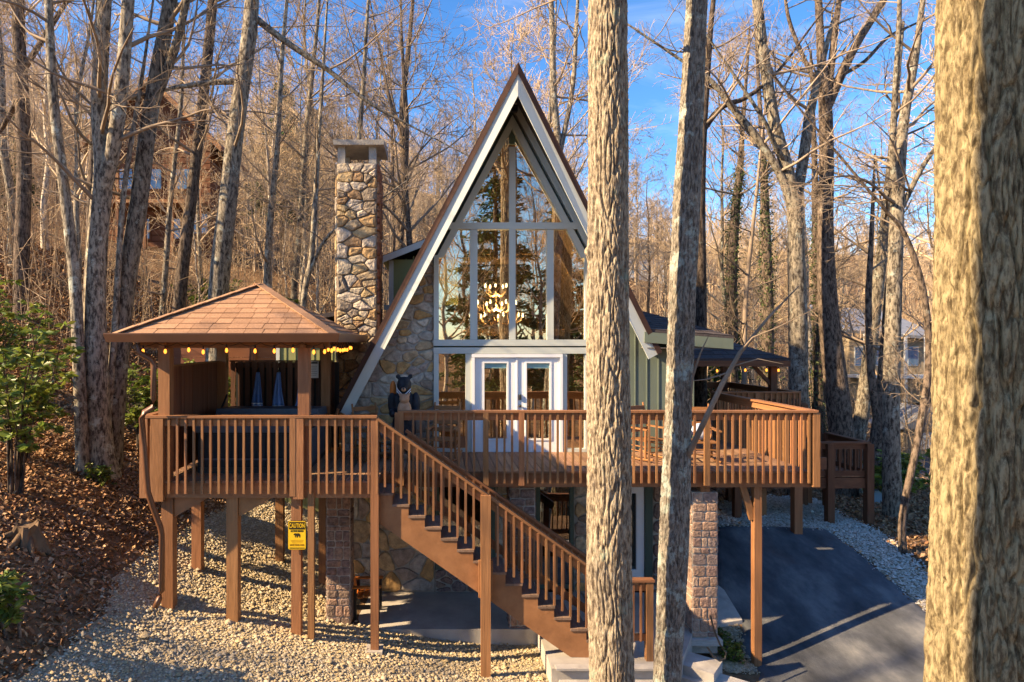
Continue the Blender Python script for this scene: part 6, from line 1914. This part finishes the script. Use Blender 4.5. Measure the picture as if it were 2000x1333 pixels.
for k in range(4):
    a = -2.4 + k * .8
    p = [(sx_ + math.cos(a) * d, sy_ + math.sin(a) * d, ht(sx_ + math.cos(a) * d, sy_ + math.sin(a) * d) + h) for d, h in ((.15, .15), (.34, .04), (.6, -.03))]
    MB().tube(p, [.07, .05, .02], 7).build('root', M['stump'], stp, smooth=True)

# ------------------------------------------------------------------ buildings and things in the distance
rwl = thing('retaining_wall', (-6.5, 19.8, 3), 'rust brown board retaining wall behind the gazebo', 'wall')
for k in range(5): piece('board', -8.9, -4.5, 20.6, 20.68, 3.2 + k * .47, 3.2 + k * .47 + .46, M['plank_red'], rwl)
for x in (-8.7, -7.3, -5.9, -4.7): piece('wall_post', x, x + .14, 20.5, 20.595, 2, 5.6, M['plank_red'], rwl)

cab = thing('log_cabin', (-16.5, 38, 9), 'brown log cabin half hidden among the trees on the left hillside', 'house')
c0, c1, cy0, cy1 = -19.6, -13.2, 37.5, 43
zb = ht(-16.5, 38)
MB().box(c0, c1, cy0, cy1, zb - 3, zb + 6.2).build('wall', M['cabin'], cab)
for k in range(22): piece('log', c0 - .05, c1 + .05, cy0 - .10, cy0 + .02, zb - 1.5 + k * .35, zb - 1.5 + k * .35 + .31, M['cabin'], cab)
ym = (c0 + c1) / 2
for sgn in (-1, 1):
    a = [(ym, cy0 - .8, zb + 9.6), (ym + sgn * 4.1, cy0 - .8, zb + 5.6), (ym + sgn * 4.1, cy1, zb + 5.6), (ym, cy1, zb + 9.6)]
    rf = MB().prism(a, [(x, y, z - .25) for x, y, z in a]).build('roof', M['wood_dark'], cab)
    MB().prism([(ym, cy0 - .84, zb + 9.6), (ym + sgn * 4.12, cy0 - .84, zb + 5.6), (ym + sgn * 4.12, cy0 - .84, zb + 5.25), (ym, cy0 - .84, zb + 9.25)], [(ym, cy0 - .802, zb + 9.6), (ym + sgn * 4.12, cy0 - .802, zb + 5.6), (ym + sgn * 4.12, cy0 - .802, zb + 5.25), (ym, cy0 - .802, zb + 9.25)]).build('fascia_board', M['chair'], rf)
MB().prism([(c0, cy0 - .02, zb + 6.2), (c1, cy0 - .02, zb + 6.2), (ym, cy0 - .02, zb + 9.3)], [(c0, cy0 + .2, zb + 6.2), (c1, cy0 + .2, zb + 6.2), (ym, cy0 + .2, zb + 9.3)]).build('gable', M['cabin'], cab)
for (x, z) in ((-18.6, 3.2), (-16.9, 3.2), (-15.2, 3.2), (-17.6, .3), (-15.8, .3), (-14.2, .6)):
    w_ = piece('window', x, x + 1.0, cy0 - .16, cy0 - .11, zb + z, zb + z + 1.3, M['cabin'], cab)
    piece('pane', x + .08, x + .92, cy0 - .18, cy0 - .162, zb + z + .08, zb + z + 1.22, M['pane_blue'], cab)
piece('balcony', c0 - .2, c1 + .2, cy0 - 1.4, cy0 - .12, zb + 2.2, zb + 2.4, M['chair'], cab)
for k in range(5): piece('balcony_post', c0 + k * 1.55, c0 + k * 1.55 + .16, cy0 - 1.38, cy0 - 1.22, zb - 1.5, zb + 5.4, M['chair'], cab)

hs = thing('hillside_house', (32, 46, 1.2), 'tan house with a grey metal roof among trees at the right', 'house')
zb = ht(32, 46)
MB().box(29.8, 35.5, 46, 51, zb - 1, zb + 4.6).build('wall', M['far_tan'], hs)
a = [(29.0, 45.2, zb + 5.0), (36.2, 45.2, zb + 4.4), (36.2, 51.5, zb + 6.6), (29.0, 51.5, zb + 7.2)]
MB().prism(a, [(x, y, z + .2) for x, y, z in a]).build('roof', M['far_grey'], hs)
for x in (30.1, 31.3, 32.5, 33.9): 
    piece('window', x, x + .8, 45.95, 46.02, zb + 2.6, zb + 4.0, M['far_white'], hs); piece('pane', x + .07, x + .73, 45.92, 45.948, zb + 2.67, zb + 3.93, M['pane_blue'], hs)
piece('porch_floor', 29.6, 35.6, 44.2, 45.98, zb + 1.8, zb + 2.0, M['far_white'], hs)
for k in range(5): piece('porch_post', 29.7 + k * 1.4, 29.85 + k * 1.4, 44.25, 44.4, zb - .5, zb + 4.9, M['far_white'], hs)

wh = thing('white_house', (27.5, 84, 15), 'small white house on the far hill between the foreground trunks', 'house')
zb = ht(27.5, 84)
MB().box(25.2, 30.0, 84, 88, zb - 1, zb + 3.2).build('wall', M['far_white'], wh)
MB().prism([(24.8, 83.5, zb + 3.2), (30.4, 83.5, zb + 3.2), (27.6, 83.5, zb + 5.2)], [(24.8, 88.5, zb + 3.2), (30.4, 88.5, zb + 3.2), (27.6, 88.5, zb + 5.2)]).build('roof', M['far_grey'], wh)
for x in (25.8, 27.2, 28.6): piece('window', x, x + .9, 83.93, 83.99, zb + 1.0, zb + 2.4, M['pane_blue'], wh)

shd = thing('garden_shed', (26.5, 34, 0), 'small grey gabled shed partly hidden by the massive oak trunk', 'shed')
zb = CZ + (CY - 885) * 35 / F
MB().box(25.6, 28.6, 35, 37.5, zb - 1.5, zb + 1.3).build('wall', M['far_tan'], shd)
MB().prism([(25.3, 34.8, zb + 1.3), (28.9, 34.8, zb + 1.3), (27.1, 34.8, zb + 2.5)], [(25.3, 37.7, zb + 1.3), (28.9, 37.7, zb + 1.3), (27.1, 37.7, zb + 2.5)]).build('roof', M['far_grey'], shd)
piece('door', 26.3, 27.1, 34.95, 34.99, zb - .3, zb + 1.1, M['far_white'], shd)

tx, ty = 24.6, 32.5
tz = CZ + (CY - 913) * ty / F
tk_ = thing('propane_tank', (tx, ty, tz - .5), 'white cylindrical tank lying beside the road at the right', 'tank')
pts = [(tx - .75 + .1 * 0, ty, tz)]
prof_ = [(-.78, .05), (-.74, .17), (-.62, .25), (-.5, .28), (.5, .28), (.62, .25), (.74, .17), (.78, .05)]
MB().tube([(tx + a, ty, tz) for a, r in prof_], [r for a, r in prof_], 16).build('body', M['tank'], tk_, smooth=True)
for s in (-.45, .45): piece('leg', tx + s - .06, tx + s + .06, ty - .2, ty + .2, ht(tx, ty) - .2, tz - .24, M['tank'], tk_)
MB().lathe([(.08, 0), (.08, .12), (.03, .15)], (tx, ty, tz + .27), 10).build('valve_cover', M['tank'], tk_)
rd = [G(1640, 925), G(1700, 905), G(1790, 890), G(1850, 895), G(1850, 950), G(1760, 940), G(1700, 945)]
sheet('road', rd, M['asphalt'], .05, 'grey lane below the house on the right', 'road', .2)
bn = thing('storage_bin', (*G(1717, 985), 0), 'pale blue plastic bin in the leaves below the landing', 'bin')
bx_, by_ = G(1717, 985); bzz = ht(bx_, by_)
MB().prism([(bx_ - .14, by_, bzz - .05), (bx_ + .14, by_, bzz - .05), (bx_ + .14, by_ + .3, bzz - .05), (bx_ - .14, by_ + .3, bzz - .05)][::-1], [(bx_ - .19, by_ - .04, bzz + .38), (bx_ + .19, by_ - .04, bzz + .38), (bx_ + .19, by_ + .34, bzz + .38), (bx_ - .19, by_ + .34, bzz + .38)][::-1]).build('tub', M['blue_bin'], bn)
piece('lid', bx_ - .21, bx_ + .21, by_ - .06, by_ + .36, bzz + .382, bzz + .42, M['blue_bin'], bn)
gd = thing('guard_rail', (21, 28, 0), 'low wooden guard rail along the lane below the house', 'guard rail')
g0, g1 = G(1765, 905), G(1850, 915)
for k in range(4):
    x = g0[0] + (g1[0] - g0[0]) * k / 3; y = g0[1] + (g1[1] - g0[1]) * k / 3
    piece('post', x - .09, x + .09, y - .09, y + .09, ht(x, y) - .2, ht(x, y) + .75, M['far_tan'], gd)
bar('rail', (g0[0], g0[1] - .12, ht(*g0) + .58), (g1[0], g1[1] - .12, ht(*g1) + .58), .06, .22, M['far_tan'], gd)
